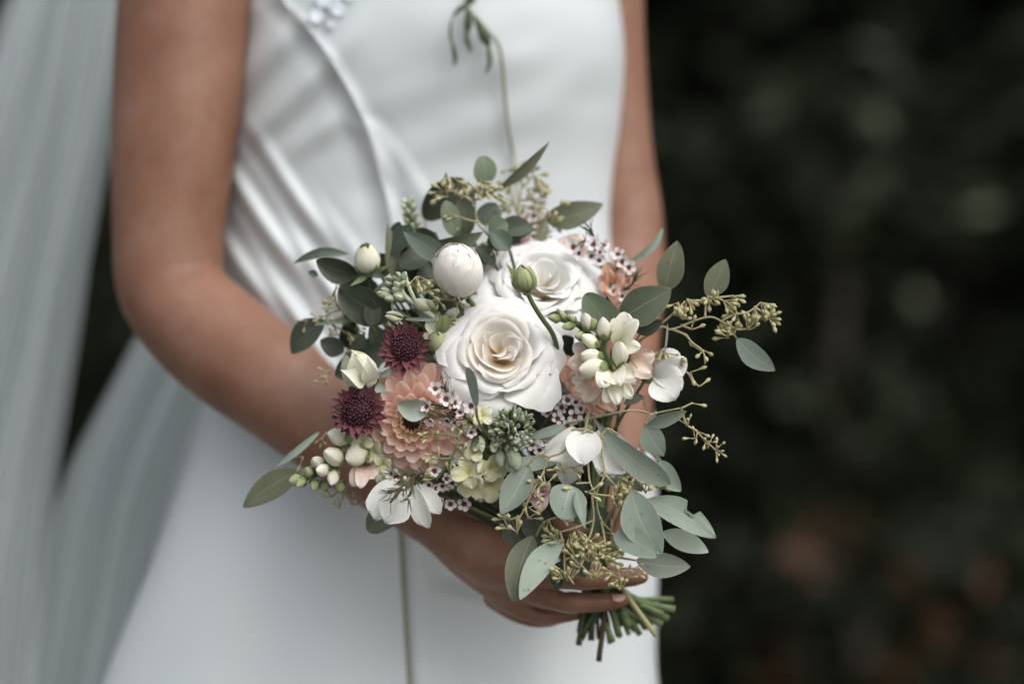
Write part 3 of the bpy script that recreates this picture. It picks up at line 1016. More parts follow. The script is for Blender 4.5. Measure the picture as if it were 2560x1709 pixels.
def globe(root, base, tip, wpx, mat, seed=0):
    """A round closed bloom: broad shell petals hugging a ball, their torn rims crowding at the top."""
    r = random.Random(seed)
    b, t = Q(base), Q(tip)
    M, L = frame(b, t, 20)
    Rm = np.array(M)[:3, :3]; T = np.array(M)[:3, 3]
    wd = U(wpx, b.y) / 2
    n = 9; nu, nv = 20, 16
    mb = MB(); mb.ball(b.lerp(t, .5), (wd * .90, wd * .90, L * .45), 16, 12, axes_from(t - b)); mb.build('inner_petals', mat, root)
    for i in range(n):
        k = i / (n - 1)
        phi = i * 2.399963 + r.uniform(-.3, .3)
        sc = .885 + .115 * k
        half = r.uniform(1.25, 1.7)
        ph = r.uniform(0, 6); th1 = math.pi * (0.95 - .30 * k + r.uniform(-.05, .04))
        A = np.zeros((nv + 1, nu + 1, 3))
        for a in range(nv + 1):
            for q in range(nu + 1):
                u = 2 * q / nu - 1
                jag = (.10 * abs(math.sin(7 * u + ph)) + .07 * math.sin(13 * u + 2 * ph)) * (1.0 if a == nv else (.4 if a == nv - 1 else 0))
                th = (th1 * (1 - .10 * u * u) + jag * .55) * a / nv
                lift = (.03 if a == nv else (.010 if a == nv - 1 else 0)) * (.5 + .5 * math.sin(9 * u + ph)) + .02 * max(0, abs(u) - .7)
                rr = wd * sc * (math.sin(th) + lift)
                y = L * (.5 - .5 * math.cos(th) * sc) + wd * lift
                A[a, q] = (rr * math.cos(phi + half * u), y, rr * math.sin(phi + half * u))
        mb = MB(); mb.grid(A @ Rm.T + T); mb.build('petal', mat, root)
    ax = (t - b).normalized()
    cb = MB(); cb.ball(b - ax * L * .01, (wd * .32, wd * .32, wd * .22), 9, 6, axes_from(ax)); cb.build('calyx', M_CALYX, root)
    for s in range(5):
        a = 2 * math.pi * s / 5
        v = Vector(Rm @ np.array((math.cos(a), .12, math.sin(a))))
        blade(root, 'sepal', b, b + v * wd * .62 - ax * wd * .05, 30, 'sepal', M_CALYX, face=-ax, bulge=-.1, nv=7)

def closed_bud(root, base, tip, wpx, mat, n=9, seed=0, jag=.06, open_=.0, calyx=None, sepals=0, name='petal', sep_len=.5, top=.93, grid=(8, 12)):
    """A closed bloom: petals wrapped round an egg, edges standing a little proud."""
    r = random.Random(seed)
    b, t = Q(base), Q(tip)
    M, L = frame(b, t, r.uniform(0, 360))
    Rm = np.array(M)[:3, :3]; T = np.array(M)[:3, 3]
    wd = U(wpx, b.y) / 2
    nu, nv = grid
    for i in range(n):
        k = i / max(1, n - 1)
        phi = i * 2.399963 + r.uniform(-.2, .2)
        sc = .90 + .10 * k
        half = r.uniform(.95, 1.25)
        ph = r.uniform(0, 6)
        htop = top + r.uniform(-.03, .07) - .05 * k
        A = np.zeros((nv + 1, nu + 1, 3))
        for a in range(nv + 1):
            v = a / nv
            for q in range(nu + 1):
                u = 2 * q / nu - 1
                vv = v * htop * (1 - .16 * abs(u) ** 2.2 + jag * (abs(u) < .15) + jag * .6 * math.sin(9 * u + ph) )
                vv = min(vv, 1.06)
                prof = math.sin(math.pi * min(.985, max(.0, vv)) ** .82) ** .62 if vv < .99 else .05
                rr = wd * sc * max(prof, .06) + wd * .035 * max(0, abs(u) - .6) + wd * open_ * max(0, vv - .55) ** 1.5
                ang = phi + half * u
                A[a, q] = (rr * math.cos(ang), vv * L, rr * math.sin(ang))
        mb = MB(); mb.grid(A @ Rm.T + T); mb.build(name, mat, root)
    if calyx:
        cb = MB(); ax = (t - b).normalized()
        cb.ball(b + ax * L * .02, (wd * .42, wd * .42, wd * .36), 9, 6, axes_from(ax)); cb.build('calyx', calyx, root)
    for s in range(sepals):
        a = 2 * math.pi * s / sepals + r.uniform(-.3, .3)
        A = np.zeros((8, 5, 3)); wv = wd * .52
        out = r.uniform(.02, .10)
        for i2 in range(8):
            v = i2 / 7
            y = v * sep_len
            rr = wd * (math.sin(math.pi * min(.98, max(.02, y)) ** .82) ** .62) + wd * (.05 + out * v * v * 2)
            for q in range(5):
                u = q / 2 - 1
                wl = wv * (1 - v) ** .8 * (.6 + .4 * math.sin(math.pi * min(1, v * 1.6 + .2)))
                ang = a + u * wl / max(rr, wd * .35)
                A[i2, q] = (rr * math.cos(ang), y * L, rr * math.sin(ang))
        mb = MB(); mb.grid(A @ Rm.T + T); mb.build('sepal', calyx, root)

# small buds: shared shape, three overlapping petals and a calyx
def bud_meshes():
    mb = MB(); nu, nv = 12, 9
    A = np.zeros((nv + 1, nu + 1, 3))
    for i in range(nv + 1):
        v = i / nv
        for j in range(nu + 1):
            a = 2 * math.pi * j / nu
            rr = .34 * max(.03, math.sin(math.pi * min(.99, v * .93 + .06)) ** .7) * (1 + .10 * math.sin(a * 2 + v * 2.5) + .05 * math.sin(3 * a - v * 3))
            A[i, j] = (rr * math.cos(a), v, rr * math.sin(a))
    mb.grid(A)
    cx = MB(); 
    for s in range(5):
        A = np.zeros((6, 4, 3)); a0 = s * 2 * math.pi / 5
        for i in range(6):
            v = i / 5
            for j in range(4):
                u = j / 1.5 - 1
                y = v * .52
                rr = .36 * max(.2, math.sin(math.pi * min(.9, y * .93 + .06)) ** .7) * 1.07 + .03 * v * v
                ang = a0 + u * .62 * (1 - v ** 2) ** .6
                A[i, j] = (rr * math.cos(ang), y - .02, rr * math.sin(ang))
        cx.grid(A)
    return mb, cx
_b, _c = bud_meshes()
BUDM = {}
def bud(parent, base, tip, wpx, mat, cal=None, roll=None):
    """one closed floret of a spike: a bud (part) with its calyx (sub-part)."""
    if mat.name not in BUDM:
        BUDM[mat.name] = _b.mesh('bud', mat)
    if cal and cal.name not in BUDM:
        BUDM[cal.name] = _c.mesh('calyx', cal)
    b, t = Q(base), Q(tip)
    M, L = frame(b, t, rng.uniform(0, 360) if roll is None else roll)
    w = U(wpx, b.y) / .70
    S = Matrix.Diagonal((w, L, w, 1))
    o = inst('bud', BUDM[mat.name], M @ S, parent)
    if cal:
        inst('calyx', BUDM[cal.name], M @ S, o)
    return o

# spiky flowers -----------------------------------------------------
def astrantia(root, c, nrm, Rpx, seed, bract_mat, core_mat, n_br=19, core=.62, lenf=(.85, 1.08), rings=2, nfl=120):
    r = random.Random(seed)
    c = Q(c); R = U(Rpx, c.y); Rm = axes_from(nrm)
    for ring in range(rings):
        for i in range(n_br):
            a = 2 * math.pi * (i + .5 * ring) / n_br + r.uniform(-.09, .09)
            ln = R * r.uniform(*lenf) * (1 - .06 * ring)
            el = r.uniform(-.05, .22) + .20 * ring
            d = Rm @ Vector((math.cos(a) * math.cos(el), math.sin(a) * math.cos(el), math.sin(el)))
            b = c + d * R * .22 + Rm @ Vector((0, 0, -.10 * R))
            blade(root, 'bract', b, c + d * ln, Rpx * r.uniform(.28, .38), 'bract', bract_mat, roll=r.uniform(-14, 14), face=Rm @ Vector((0, 0, 1)), bulge=-.05, cup=.22, nu=4, nv=7)
    mb = MB()
    zc = Rm @ Vector((0, 0, 1))
    mb.ball(c, (R * core * .86, R * core * .86, R * core * .60), 14, 10, Rm)
    for k in range(nfl):
        z = 1 - (k + .5) / nfl * .95
        a = k * 2.39996
        s = math.sqrt(1 - z * z)
        v = Rm @ Vector((s * math.cos(a) * R * core, s * math.sin(a) * R * core, z * R * core * .72))
        v *= r.uniform(.93, 1.10)
        mb.tube([c + v * .75, c + v], [R * .014, R * .014], 4, False)
        mb.ball(c + v, R * r.uniform(.042, .060), 6, 4)
    o = mb.build('florets', core_mat, root)
    o['kind'] = 'stuff'

DPET = {}
def dahlia(root, c, nrm, Rpx, seed):
    r = random.Random(seed)
    c = Q(c); R = U(Rpx, c.y); Rm = axes_from(nrm)
    rows = [(9, .27, 1.18, M_DAHY, .15), (12, .42, .92, M_DAHY, .18), (14, .58, .70, M_DAH, .22), (15, .72, .50, M_DAH, .25), (16, .84, .30, M_DAH, .27), (17, .94, .12, M_DAH, .28), (17, 1.0, -.06, M_DAH, .29), (16, .98, -.30, M_DAH, .29)]
    for k, (n, ln, el, mt, wd) in enumerate(rows):
        for i in range(n):
            a = 2 * math.pi * (i + .5 * (k % 2)) / n + r.uniform(-.06, .06) + k * .13
            e = el + r.uniform(-.06, .06)
            a += r.uniform(-.05, .05)
            d = Rm @ Vector((math.cos(a) * math.cos(e), math.sin(a) * math.cos(e), math.sin(e)))
            zoff = -R * (.02 + .055 * k)
            b = c + Rm @ Vector((math.cos(a) * R * .10, math.sin(a) * R * .10, zoff))
            L = R * ln * r.uniform(.95, 1.05)
            face = Rm @ Vector((-math.cos(a) * .5, -math.sin(a) * .5, 1))
            blade(root, 'petal', b, b + d * L, Rpx * wd * r.uniform(.92, 1.06) * 1.12, 'dah', mt, roll=r.uniform(-8, 8), face=face,
                  bulge=-.10, cup=.26, rollin=.06, nu=6, nv=10)
    mb = MB()
    mb.ball(c + Rm @ Vector((0, 0, R * .02)), (R * .15, R * .15, R * .10), 12, 8, Rm)
    for k in range(40):
        z = 1 - (k + .5) / 40 * .9; a = k * 2.39996; s = math.sqrt(1 - z * z)
        v = Rm @ Vector((s * math.cos(a) * R * .20, s * math.sin(a) * R * .20, z * R * .17 + R * .02))
        mb.tube([c + v * .5, c + v * r.uniform(.9, 1.2)], [R * .016, R * .012], 5)
    mb.build('heart', M_BURGC, root)

# waxflower ---------------------------------------------------------
WAXP = blade_mesh('petal', 'broad', M_WAX, 1.05, 4, 5, cup=.16, bulge=.05)
def cup_mesh():
    mb = MB(); n = 10
    prof = [(.10, -.55), (.22, -.42), (.30, -.12), (.33, .02), (.27, .05), (.18, -.06), (.06, -.10), (.05, .10), (.01, .12)]
    for (rr, z) in prof:
        for k in range(n):
            a = 2 * math.pi * k / n
            mb.v.append((rr * math.cos(a), rr * math.sin(a), z))
    for i in range(len(prof) - 1):
        for k in range(n):
            k2 = (k + 1) % n
            mb.f.append((i*n + k, i*n + k2, (i+1)*n + k2, (i+1)*n + k))
    for k in range(10):
        a = 2 * math.pi * k / 10 + .3
        mb.ball((.25 * math.cos(a), .25 * math.sin(a), .09), .035, 5, 4)
    return mb.mesh('blossom', M_WAXC)
WAXC = cup_mesh()
def wax_blossom(parent, c, nrm, Rpx, petals=True, closed=.0):
    c = Q(c) if not isinstance(c, Vector) else c
    R = U(Rpx, c.y); Rm = axes_from(nrm, rng.uniform(0, 6))
    M = Matrix.Translation(c) @ Rm.to_4x4()
    o = inst('blossom', WAXC, M @ Matrix.Scale(R, 4), parent)
    for k in range(5):
        a = 2 * math.pi * k / 5 + rng.uniform(-.1, .1)
        e = .25 + closed + rng.uniform(-.12, .2)
        d = Rm @ Vector((math.cos(a) * math.cos(e), math.sin(a) * math.cos(e), math.sin(e)))
        b = c + Rm @ Vector((math.cos(a) * R * .36, math.sin(a) * R * .36, 0))
        Mf, _ = frame(b, b + d, rng.uniform(-10, 10), Rm @ Vector((-math.cos(a) * .3, -math.sin(a) * .3, 1)))
        inst('petal', WAXP, Mf @ Matrix.Scale(R * .80, 4), o)
NEED = None
def needle_mesh():
    mb = MB()
    mb.tube([(0, 0, 0), (0, .35, .02), (0, .75, .05), (0, 1, .09)], [.022, .034, .028, .004], 4)
    return mb.mesh('needle', M_NEEDLE)
NEED = needle_mesh()
def needles(parent, line, n, Lpx, spread=.75, wide=1.0):
    p = smooth_line([Q(x) for x in line], 5)
    for k in range(n):
        i = rng.randrange(0, len(p) - 1); f = rng.random()
        b = p[i].lerp(p[i + 1], f); ax = (p[i + 1] - p[i]).normalized()
        s1 = ax.orthogonal().normalized(); s2 = ax.cross(s1); a = rng.uniform(0, 6.28)
        d = (ax + (s1 * math.cos(a) + s2 * math.sin(a)) * spread * rng.uniform(.6, 1.3)).normalized()
        M, _ = frame(b, b + d, rng.uniform(0, 360))
        L = U(Lpx * rng.uniform(.6, 1.15), b.y)
        inst('needle', NEED, M @ Matrix.Diagonal((L * wide, L, L * wide, 1)), parent)
WBUD = None
def wax_bud(parent, c, Rpx):
    global WBUD
    if WBUD is None:
        mb = MB(); mb.ball((0, 0, 0), (.8, .8, 1), 8, 6); WBUD = mb.mesh('bud', M_BLUSH)
    c = Q(c); inst('bud', WBUD, Matrix.Translation(c) @ Matrix.Scale(U(Rpx, c.y), 4), parent)
# ------------------------------------------------------------------ the bouquet, stem by stem
GE = "eucalyptus branches in the bouquet"
def eu(label, base, group=GE):
    return thing('eucalyptus_branch', label, 'eucalyptus', Q(base), group)
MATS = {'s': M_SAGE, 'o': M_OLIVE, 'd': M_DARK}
def leaves(root, rows, petiole=None):
    """rows: base px,py,mm, tip px,py,mm, width, profile, material, roll, bulge, side [, bite]"""
    for r_ in rows:
        bx, by, bd, tx, ty, td, w, pr, m, roll, bulge, side = r_[:12]
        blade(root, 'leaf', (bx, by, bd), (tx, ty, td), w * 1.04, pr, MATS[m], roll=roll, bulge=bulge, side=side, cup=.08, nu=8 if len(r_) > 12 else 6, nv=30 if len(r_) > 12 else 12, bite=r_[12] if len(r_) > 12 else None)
def petioles(root, lines, r=.0009, mat=None):
    mb = MB()
    for ln in lines:
        p = smooth_line([Q(x) for x in ln], 4)
        mb.tube(p, [r * (1.25 - .5 * i / len(p)) for i in range(len(p))], 5)
    mb.build('twig', mat or M_TWIG, root)

# --- upper branch with pale seeds
t = eu("eucalyptus branch with pale seed clusters standing highest behind the white globe bud", (1240, 640, 62))
leaves(t, [
    (1212, 462, 72, 1206, 390, 70, 62, 'round', 'o', 20, .05, .03),
    (1138, 590, 52, 1112, 502, 48, 52, 'round', 'o', 25, .06, -.02),
    (1166, 588, 66, 1160, 494, 64, 62, 'round', 'o', -20, .06, .02),
    (1206, 562, 72, 1240, 508, 66, 60, 'round', 's', 10, .04, 0),
    (1222, 580, 48, 1269, 558, 44, 58, 'round', 'o', -12, .06, .02),
    (1090, 606, 50, 1207, 580, 44, 42, 'euc', 'o', 22, .10, .07),
    (1285, 640, 70, 1268, 560, 72, 46, 'euc', 'd', 20, .05, 0)])
seed_spray(t, [[(1262, 690, 62), (1236, 613, 58), (1212, 578, 55), (1193, 555, 54), (1188, 509, 56), (1186, 490, 57)],
               [(1188, 509, 56), (1160, 492, 56), (1134, 478, 55), (1114, 432, 54)], [(1188, 500, 56), (1226, 483, 60), (1246, 473, 62)],
               [(1193, 555, 54), (1160, 547, 52), (1127, 534, 50)], [(1134, 478, 55), (1110, 478, 54)], [(1160, 492, 56), (1172, 455, 58)], [(1186, 490, 57), (1180, 470, 57)],
               [(1236, 613, 58), (1250, 620, 56)]],
     [(1116, 432, 54, -.1, 1, 4), (1128, 440, 54, .4, 1, 3), (1108, 478, 54, -1, .1, 4), (1120, 492, 54, -.8, -.5, 3), (1170, 456, 58, .1, 1, 5), (1152, 452, 57, -.3, 1, 4), (1182, 468, 57, .2, 1, 5), (1196, 445, 59, .4, 1, 4),
      (1205, 462, 60, .7, .5, 4), (1224, 484, 60, .8, .2, 4), (1176, 486, 56, .2, -.6, 3), (1206, 496, 58, .3, -.6, 3), (1128, 534, 50, -1, .2, 2, 18), (1146, 541, 51, -.5, .7, 2, 18), (1236, 613, 57, -.6, .4, 3, 20), (1248, 622, 56, .6, -.3, 3, 20), (1212, 562, 54, .7, .3, 3, 18)])
stalk(t, (1262, 690, 62), .0017)

t = eu("seeded eucalyptus tip with one knife-narrow leaf pointing up to the right", (1300, 600, 96))
leaves(t, [(1244, 475, 62, 1374, 354, 56, 30, 'lance', 'o', 30, .05, .02), (1342, 612, 70, 1366, 545, 72, 27, 'lance', 'o', 20, .03, .03),
           (1300, 420, 112, 1354, 420, 108, 18, 'lance', 'o', 10, .03, .02)])
seed_spray(t, [[(1310, 640, 90), (1296, 540, 100), (1306, 460, 106), (1312, 400, 110)], [(1296, 540, 100), (1282, 500, 100), (1276, 450, 104)], [(1306, 470, 106), (1334, 440, 104)], [(1300, 500, 104), (1334, 500, 104)],
               [(1330, 560, 84), (1376, 540, 80), (1396, 530, 80)]],
     [(1312, 402, 110, 0, 1, 7), (1290, 420, 110, -.4, .8, 6), (1276, 452, 104, -.5, .5, 6), (1334, 440, 104, .6, .5, 7), (1318, 470, 106, .3, .4, 7), (1334, 500, 104, .7, .2, 7), (1306, 512, 104, .2, .3, 7), (1284, 500, 100, -.5, .2, 6), (1324, 530, 100, .6, -.1, 6), (1300, 545, 98, .2, 0, 5), (1340, 470, 104, .8, .3, 5),
      (1378, 540, 80, .4, .6, 4), (1394, 530, 80, .6, -.4, 5), (1378, 560, 80, .2, -.5, 4)])
stalk(t, (1310, 640, 90), .0016)

t = eu("dark broad-leaved eucalyptus behind the seed clusters at the upper left", (1090, 660, 84))
leaves(t, [(1060, 548, 92, 1160, 448, 86, 76, 'round', 'd', 14, .08, -.05), (1072, 690, 64, 1012, 655, 58, 70, 'round', 'd', -10, .06, 0), (1030, 650, 66, 985, 575, 64, 50, 'euc', 'd', 14, .06, 0),
           (1085, 640, 72, 1052, 585, 70, 46, 'euc', 'd', 10, .05, 0), (1120, 655, 66, 1165, 618, 62, 52, 'euc', 'd', 10, .05, 0), (1095, 690, 58, 1040, 690, 52, 64, 'euc', 'd', 20, .05, 0)])
petioles(t, [[(1110, 720, 70), (1085, 650, 78), (1062, 550, 90)], [(1085, 690, 70), (1030, 650, 66)]])
stalk(t, (1110, 720, 70), .0016)

t = eu("blue-green eucalyptus leaf pair touching the left of the globe bud", (1110, 650, 30))
leaves(t, [(1118, 652, 32, 1008, 578, 18, 54, 'euc', 's', -14, .06, .03), (980, 694, 46, 967, 560, 44, 40, 'lance', 'o', 28, .05, .02), (1180, 690, 42, 1215, 640, 48, 36, 'euc', 'd', 0, .05, 0)])
petioles(t, [[(1118, 652, 32), (1150, 720, 44), (1200, 800, 60)], [(980, 694, 46), (1040, 770, 56), (1150, 850, 62)]])
stalk(t, (1200, 800, 60), .0016)

t = eu("dark eucalyptus branch reaching out left past the small white rosebud", (900, 700, 46))
leaves(t, [(894, 684, 46, 790, 650, 42, 64, 'euc', 'd', -16, .06, -.05), (872, 636, 62, 734, 658, 58, 25, 'euc', 'd', 10, .05, .08), (984, 790, 46, 846, 722, 40, 92, 'round', 'd', -14, .07, -.04),
           (905, 800, 46, 792, 812, 44, 13, 'strip', 'o', 10, .02, .03), (795, 690, 60, 770, 680, 58, 20, 'euc', 'd', 10, .02, 0)])
seed_spray(t, [[(990, 820, 52), (900, 790, 50), (850, 775, 50), (800, 795, 50)], [(850, 775, 50), (838, 740, 52), (842, 712, 54)], [(870, 780, 50), (872, 815, 52)], [(880, 690, 50), (870, 660, 54)]],
     [(840, 742, 52, -.2, .8, 4, 19), (834, 760, 50, -.8, .3, 4, 19), (842, 716, 54, 0, 1, 3, 18), (806, 790, 50, -.7, .5, 5, 19), (820, 780, 50, 0, .8, 4, 19), (865, 815, 52, -.2, -.8, 5, 20), (885, 785, 50, .3, -.7, 4, 20), (768, 800, 50, -.6, .6, 2, 18), (868, 655, 56, 0, .8, 3, 17)])
stalk(t, (990, 820, 52), .0016)

t = eu("dark eucalyptus tip low on the left beside the bare forearm", (820, 810, 60))
leaves(t, [(812, 800, 56, 729, 884, 60, 66, 'euc', 'd', 10, .05, .05), (838, 940, 46, 970, 862, 40, 76, 'euc', 'd', 8, .06, .03), (860, 880, 58, 800, 850, 56, 50, 'euc', 'd', 0, .05, 0), (960, 905, 50, 900, 870, 50, 60, 'euc', 'd', 8, .06, .03)])
seed_spray(t, [[(960, 880, 56), (880, 840, 56), (812, 800, 56)]], [(846, 838, 50, -.6, -.4, 4, 24), (870, 830, 50, .2, .6, 4, 20), (890, 815, 50, .3, .5, 4, 20), (825, 935, 40, -.4, -.3, 3, 18), (818, 960, 40, -.4, -.5, 3, 18)])
stalk(t, (960, 880, 56), .0016)

t = eu("single broad eucalyptus leaf against the white bodice, right of the seeded tips", (1350, 600, 84))
leaves(t, [(1358, 548, 84, 1508, 510, 76, 66, 'euc', 'o', -10, .08, .08)])
petioles(t, [[(1358, 548, 84), (1340, 590, 84), (1350, 680, 76), (1400, 800, 70)]])
stalk(t, (1400, 800, 70), .0015)

t = eu("large olive eucalyptus leaves fanning out above the snapdragon and the bare arm", (1580, 810, 16))
leaves(t, [(1576, 654, 74, 1658, 569, 74, 23, 'strip', 's', 30, .05, .06), (1660, 732, 22, 1694, 602, 14, 70, 'euc', 'o', 16, .06, -.02), (1556, 838, 16, 1462, 734, 10, 82, 'round', 'o', -10, .06, -.03),
           (1546, 800, 14, 1678, 722, 8, 92, 'euc', 'o', 8, .07, -.02), (1590, 830, 18, 1655, 800, 16, 40, 'euc', 'd', 20, .05, 0)])
petioles(t, [[(1576, 654, 74), (1555, 700, 60), (1560, 800, 40)], [(1660, 732, 22), (1630, 790, 22), (1575, 870, 34)], [(1546, 800, 14), (1555, 860, 30)], [(1556, 838, 16), (1565, 870, 34)]])
stalk(t, (1565, 870, 34), .0018)

t = eu("seeded eucalyptus spray stretching far right over the dark background", (1640, 830, 18))
leaves(t, [(1768, 742, 16, 1814, 648, 12, 58, 'euc', 'o', -10, .05, .05), (1842, 846, 16, 1938, 926, 10, 54, 'euc', 's', 8, .05, .05), (1661, 886, 0, 1669, 808, -4, 8, 'strip', 's', 40, .01, .01)])
seed_spray(t, [[(1600, 850, 24), (1655, 817, 18), (1681, 823, 16), (1763, 793, 14), (1803, 803, 14), (1842, 845, 16)], [(1655, 808, 18), (1689, 778, 16), (1712, 753, 16)], [(1763, 793, 14), (1764, 770, 15), (1768, 742, 16)],
               [(1803, 803, 14), (1835, 786, 14), (1866, 782, 14), (1888, 768, 14), (1902, 755, 14)], [(1683, 824, 16), (1714, 837, 14), (1730, 856, 13), (1757, 877, 12), (1763, 910, 12)], [(1689, 778, 16), (1706, 798, 14)],
               [(1768, 742, 16), (1792, 744, 14), (1809, 752, 14)], [(1803, 803, 14), (1842, 822, 14), (1866, 822, 14)], [(1702, 812, 16), (1727, 822, 12)], [(1888, 768, 14), (1920, 790, 14)], [(1792, 744, 14), (1826, 740, 14)],
               [(1640, 890, 14), (1668, 884, 10), (1695, 886, 10)], [(1640, 925, 18), (1712, 928, 14), (1730, 950, 14), (1748, 966, 14)]],
     [(1718, 747, 16, .5, .8, 7), (1696, 756, 16, -.4, .9, 5), (1706, 798, 14, .2, -.7, 5), (1728, 824, 12, .6, -.6, 2), (1790, 764, 14, -.2, -.5, 6), (1809, 752, 14, .6, .4, 6), (1828, 738, 14, .5, .7, 4), (1772, 740, 15, .2, .7, 3), (1842, 778, 14, -.3, .7, 5),
      (1886, 770, 14, .1, .9, 5), (1902, 756, 14, .5, .6, 6), (1920, 792, 14, .7, .3, 6), (1912, 805, 14, .4, -.7, 4), (1878, 812, 14, .1, -.7, 6), (1868, 825, 14, .5, -.6, 5), (1836, 838, 16, -.2, -.4, 8), (1822, 845, 16, -.5, -.4, 6),
      (1756, 874, 12, .7, .8, 2), (1756, 880, 12, -.7, -.2, 2), (1660, 870, 10, -.2, .8, 5), (1692, 884, 10, .3, .9, 4), (1726, 930, 14, .8, .2, 2), (1748, 966, 14, .5, -.8, 1)])
stalk(t, (1600, 850, 24), .0017)

t = eu("tiny sage leaf standing upright before the front rose", (1190, 1020, -26))
leaves(t, [(1191, 1017, -34, 1170, 917, -44, 27, 'tongue', 's', -24, .05, .04)])
petioles(t, [[(1191, 1017, -34), (1200, 1060, -14), (1260, 1140, 20), (1380, 1300, 50)]])

t = eu("small sage leaf lying across the heart of the peach dahlia", (1080, 1020, -30))
leaves(t, [(1073, 1020, -26, 993, 1012, -34, 54, 'round', 's', -12, .06, -.06), (968, 992, 0, 928, 950, 2, 24, 'euc', 's', 10, .05, 0), (940, 940, 2, 987, 912, 2, 15, 'euc', 's', 10, .05, .1)])
petioles(t, [[(1073, 1020, -26), (1130, 1060, -8), (1250, 1180, 30)], [(968, 992, 0), (1000, 1020, 20), (1100, 1120, 40)]])

t = eu("eucalyptus pair hanging out at the lower left over the skirt", (760, 1170, 42))
leaves(t, [(750, 1176, 42, 608, 1268, 36, 66, 'euc', 'o', -8, .05, .05), (798, 1080, 46, 692, 1164, 46, 19, 'strip', 's', 25, .06, -.06)])
seed_spray(t, [[(900, 1130, 44), (800, 1160, 42), (750, 1176, 42)], [(900, 1170, 36), (870, 1210, 30), (848, 1270, 26)], [(860, 1225, 30), (880, 1262, 28)], [(866, 1215, 30), (830, 1240, 30)], [(820, 1080, 40), (800, 1100, 40)]],
     [(848, 1270, 26, -.1, -1, 4, 20), (880, 1262, 28, .6, -.7, 3, 20), (830, 1242, 30, -.6, -.4, 3, 20), (758, 1142, 40, -.5, .3, 2, 20), (804, 1094, 40, -.2, .8, 3, 18)])
stalk(t, (900, 1130, 44), .0016)

t = eu("dark rounded eucalyptus leaf hanging under the white cosmos", (1010, 1250, 26))
leaves(t, [(1018, 1252, 26, 918, 1326, 22, 74, 'round', 'o', -10, .06, .05)])
petioles(t, [[(1018, 1252, 26), (1080, 1230, 36), (1250, 1300, 56)]])
stalk(t, (1080, 1230, 36), .0014)

t = eu("trailing eucalyptus at the front with forked seed twigs below the hanging white bloom", (1470, 1070, -8))
leaves(t, [(1322, 1162, -12, 1252, 1284, -24, 70, 'euc', 's', 10, .05, -.03), (1428, 1213, -20, 1404, 1298, -30, 94, 'round', 's', -8, .07, .03), (1440, 1226, -24, 1463, 1322, -34, 29, 'lance', 's', -26, .05, .03),
           (1398, 1152, 4, 1228, 1176, 2, 44, 'euc', 's', 34, .06, -.04), (1322, 1092, -4, 1412, 1066, -8, 27, 'tongue', 's', -28, .07, .06)])
seed_spray(t, [[(1474, 1034, 6), (1466, 1060, -4), (1468, 1074, -8), (1501, 1093, -10), (1505, 1140, -12), (1511, 1185, -14), (1491, 1236, -16), (1501, 1295, -14), (1532, 1331, -10)],
               [(1468, 1072, -8), (1406, 1129, -12), (1373, 1142, -14), (1359, 1180, -14), (1366, 1216, -14)], [(1373, 1142, -14), (1350, 1135, -14), (1330, 1150, -14), (1320, 1166, -13)],
               [(1359, 1180, -14), (1330, 1230, -16), (1309, 1275, -18), (1297, 1300, -18), (1292, 1335, -18)], [(1501, 1093, -10), (1540, 1098, -10), (1565, 1116, -8), (1562, 1152, -6)],
               [(1470, 1156, -6), (1475, 1206, -12), (1491, 1236, -16)], [(1440, 1208, -16), (1475, 1206, -12)], [(1462, 1228, -18), (1491, 1236, -16)], [(1511, 1185, -14), (1540, 1215, -12)], [(1491, 1236, -16), (1540, 1240, -14)], [(1530, 1160, -6), (1573, 1180, 0), (1600, 1205, 4), (1640, 1215, 6)],
               [(1468, 1072, -8), (1400, 1076, -6), (1330, 1096, -4)], [(1501, 1093, -10), (1520, 1072, -10), (1545, 1085, -12)], [(1311, 1270, -18), (1322, 1295, -18)], [(1366, 1175, -14), (1400, 1172, -12), (1430, 1166, -10)], [(1300, 1290, -18), (1270, 1300, -18)], [(1501, 1180, -12), (1530, 1186, -12)],
               [(1632, 1213, 6), (1642, 1190, 6)], [(1600, 1205, 4), (1614, 1230, 4)]],
     [(1276, 1300, -18, -.7, -.4, 5), (1293, 1330, -18, -.2, -1, 4), (1272, 1322, -18, -.6, -.5, 3), (1318, 1296, -18, .6, -.6, 3), (1322, 1268, -18, .9, .2, 2), (1334, 1232, -16, .8, -.2, 2), (1352, 1208, -14, -.6, .3, 3), (1430, 1168, -12, .6, .2, 4, 20), (1412, 1182, -12, -.3, -.5, 4, 20), (1366, 1216, -14, 0, -.7, 2),
      (1440, 1222, -18, -.8, .3, 4), (1470, 1228, -18, .7, 0, 3), (1545, 1190, -12, .5, .4, 7, 20), (1548, 1208, -12, .6, 0, 6, 20), (1536, 1240, -14, .7, -.3, 6), (1556, 1250, -14, .4, -.6, 6), (1545, 1268, -14, 0, -.7, 6), (1560, 1284, -12, .4, -.6, 5), (1562, 1152, -6, .1, -.9, 4, 18), (1590, 1180, 0, .3, .8, 3, 18), (1614, 1232, 4, 0, -.8, 3), (1642, 1192, 6, .1, .9, 2), (1640, 1218, 6, .6, -.3, 4), (1655, 1222, 6, .5, -.8, 3), (1570, 1112, -8, .4, .8, 2, 16)])

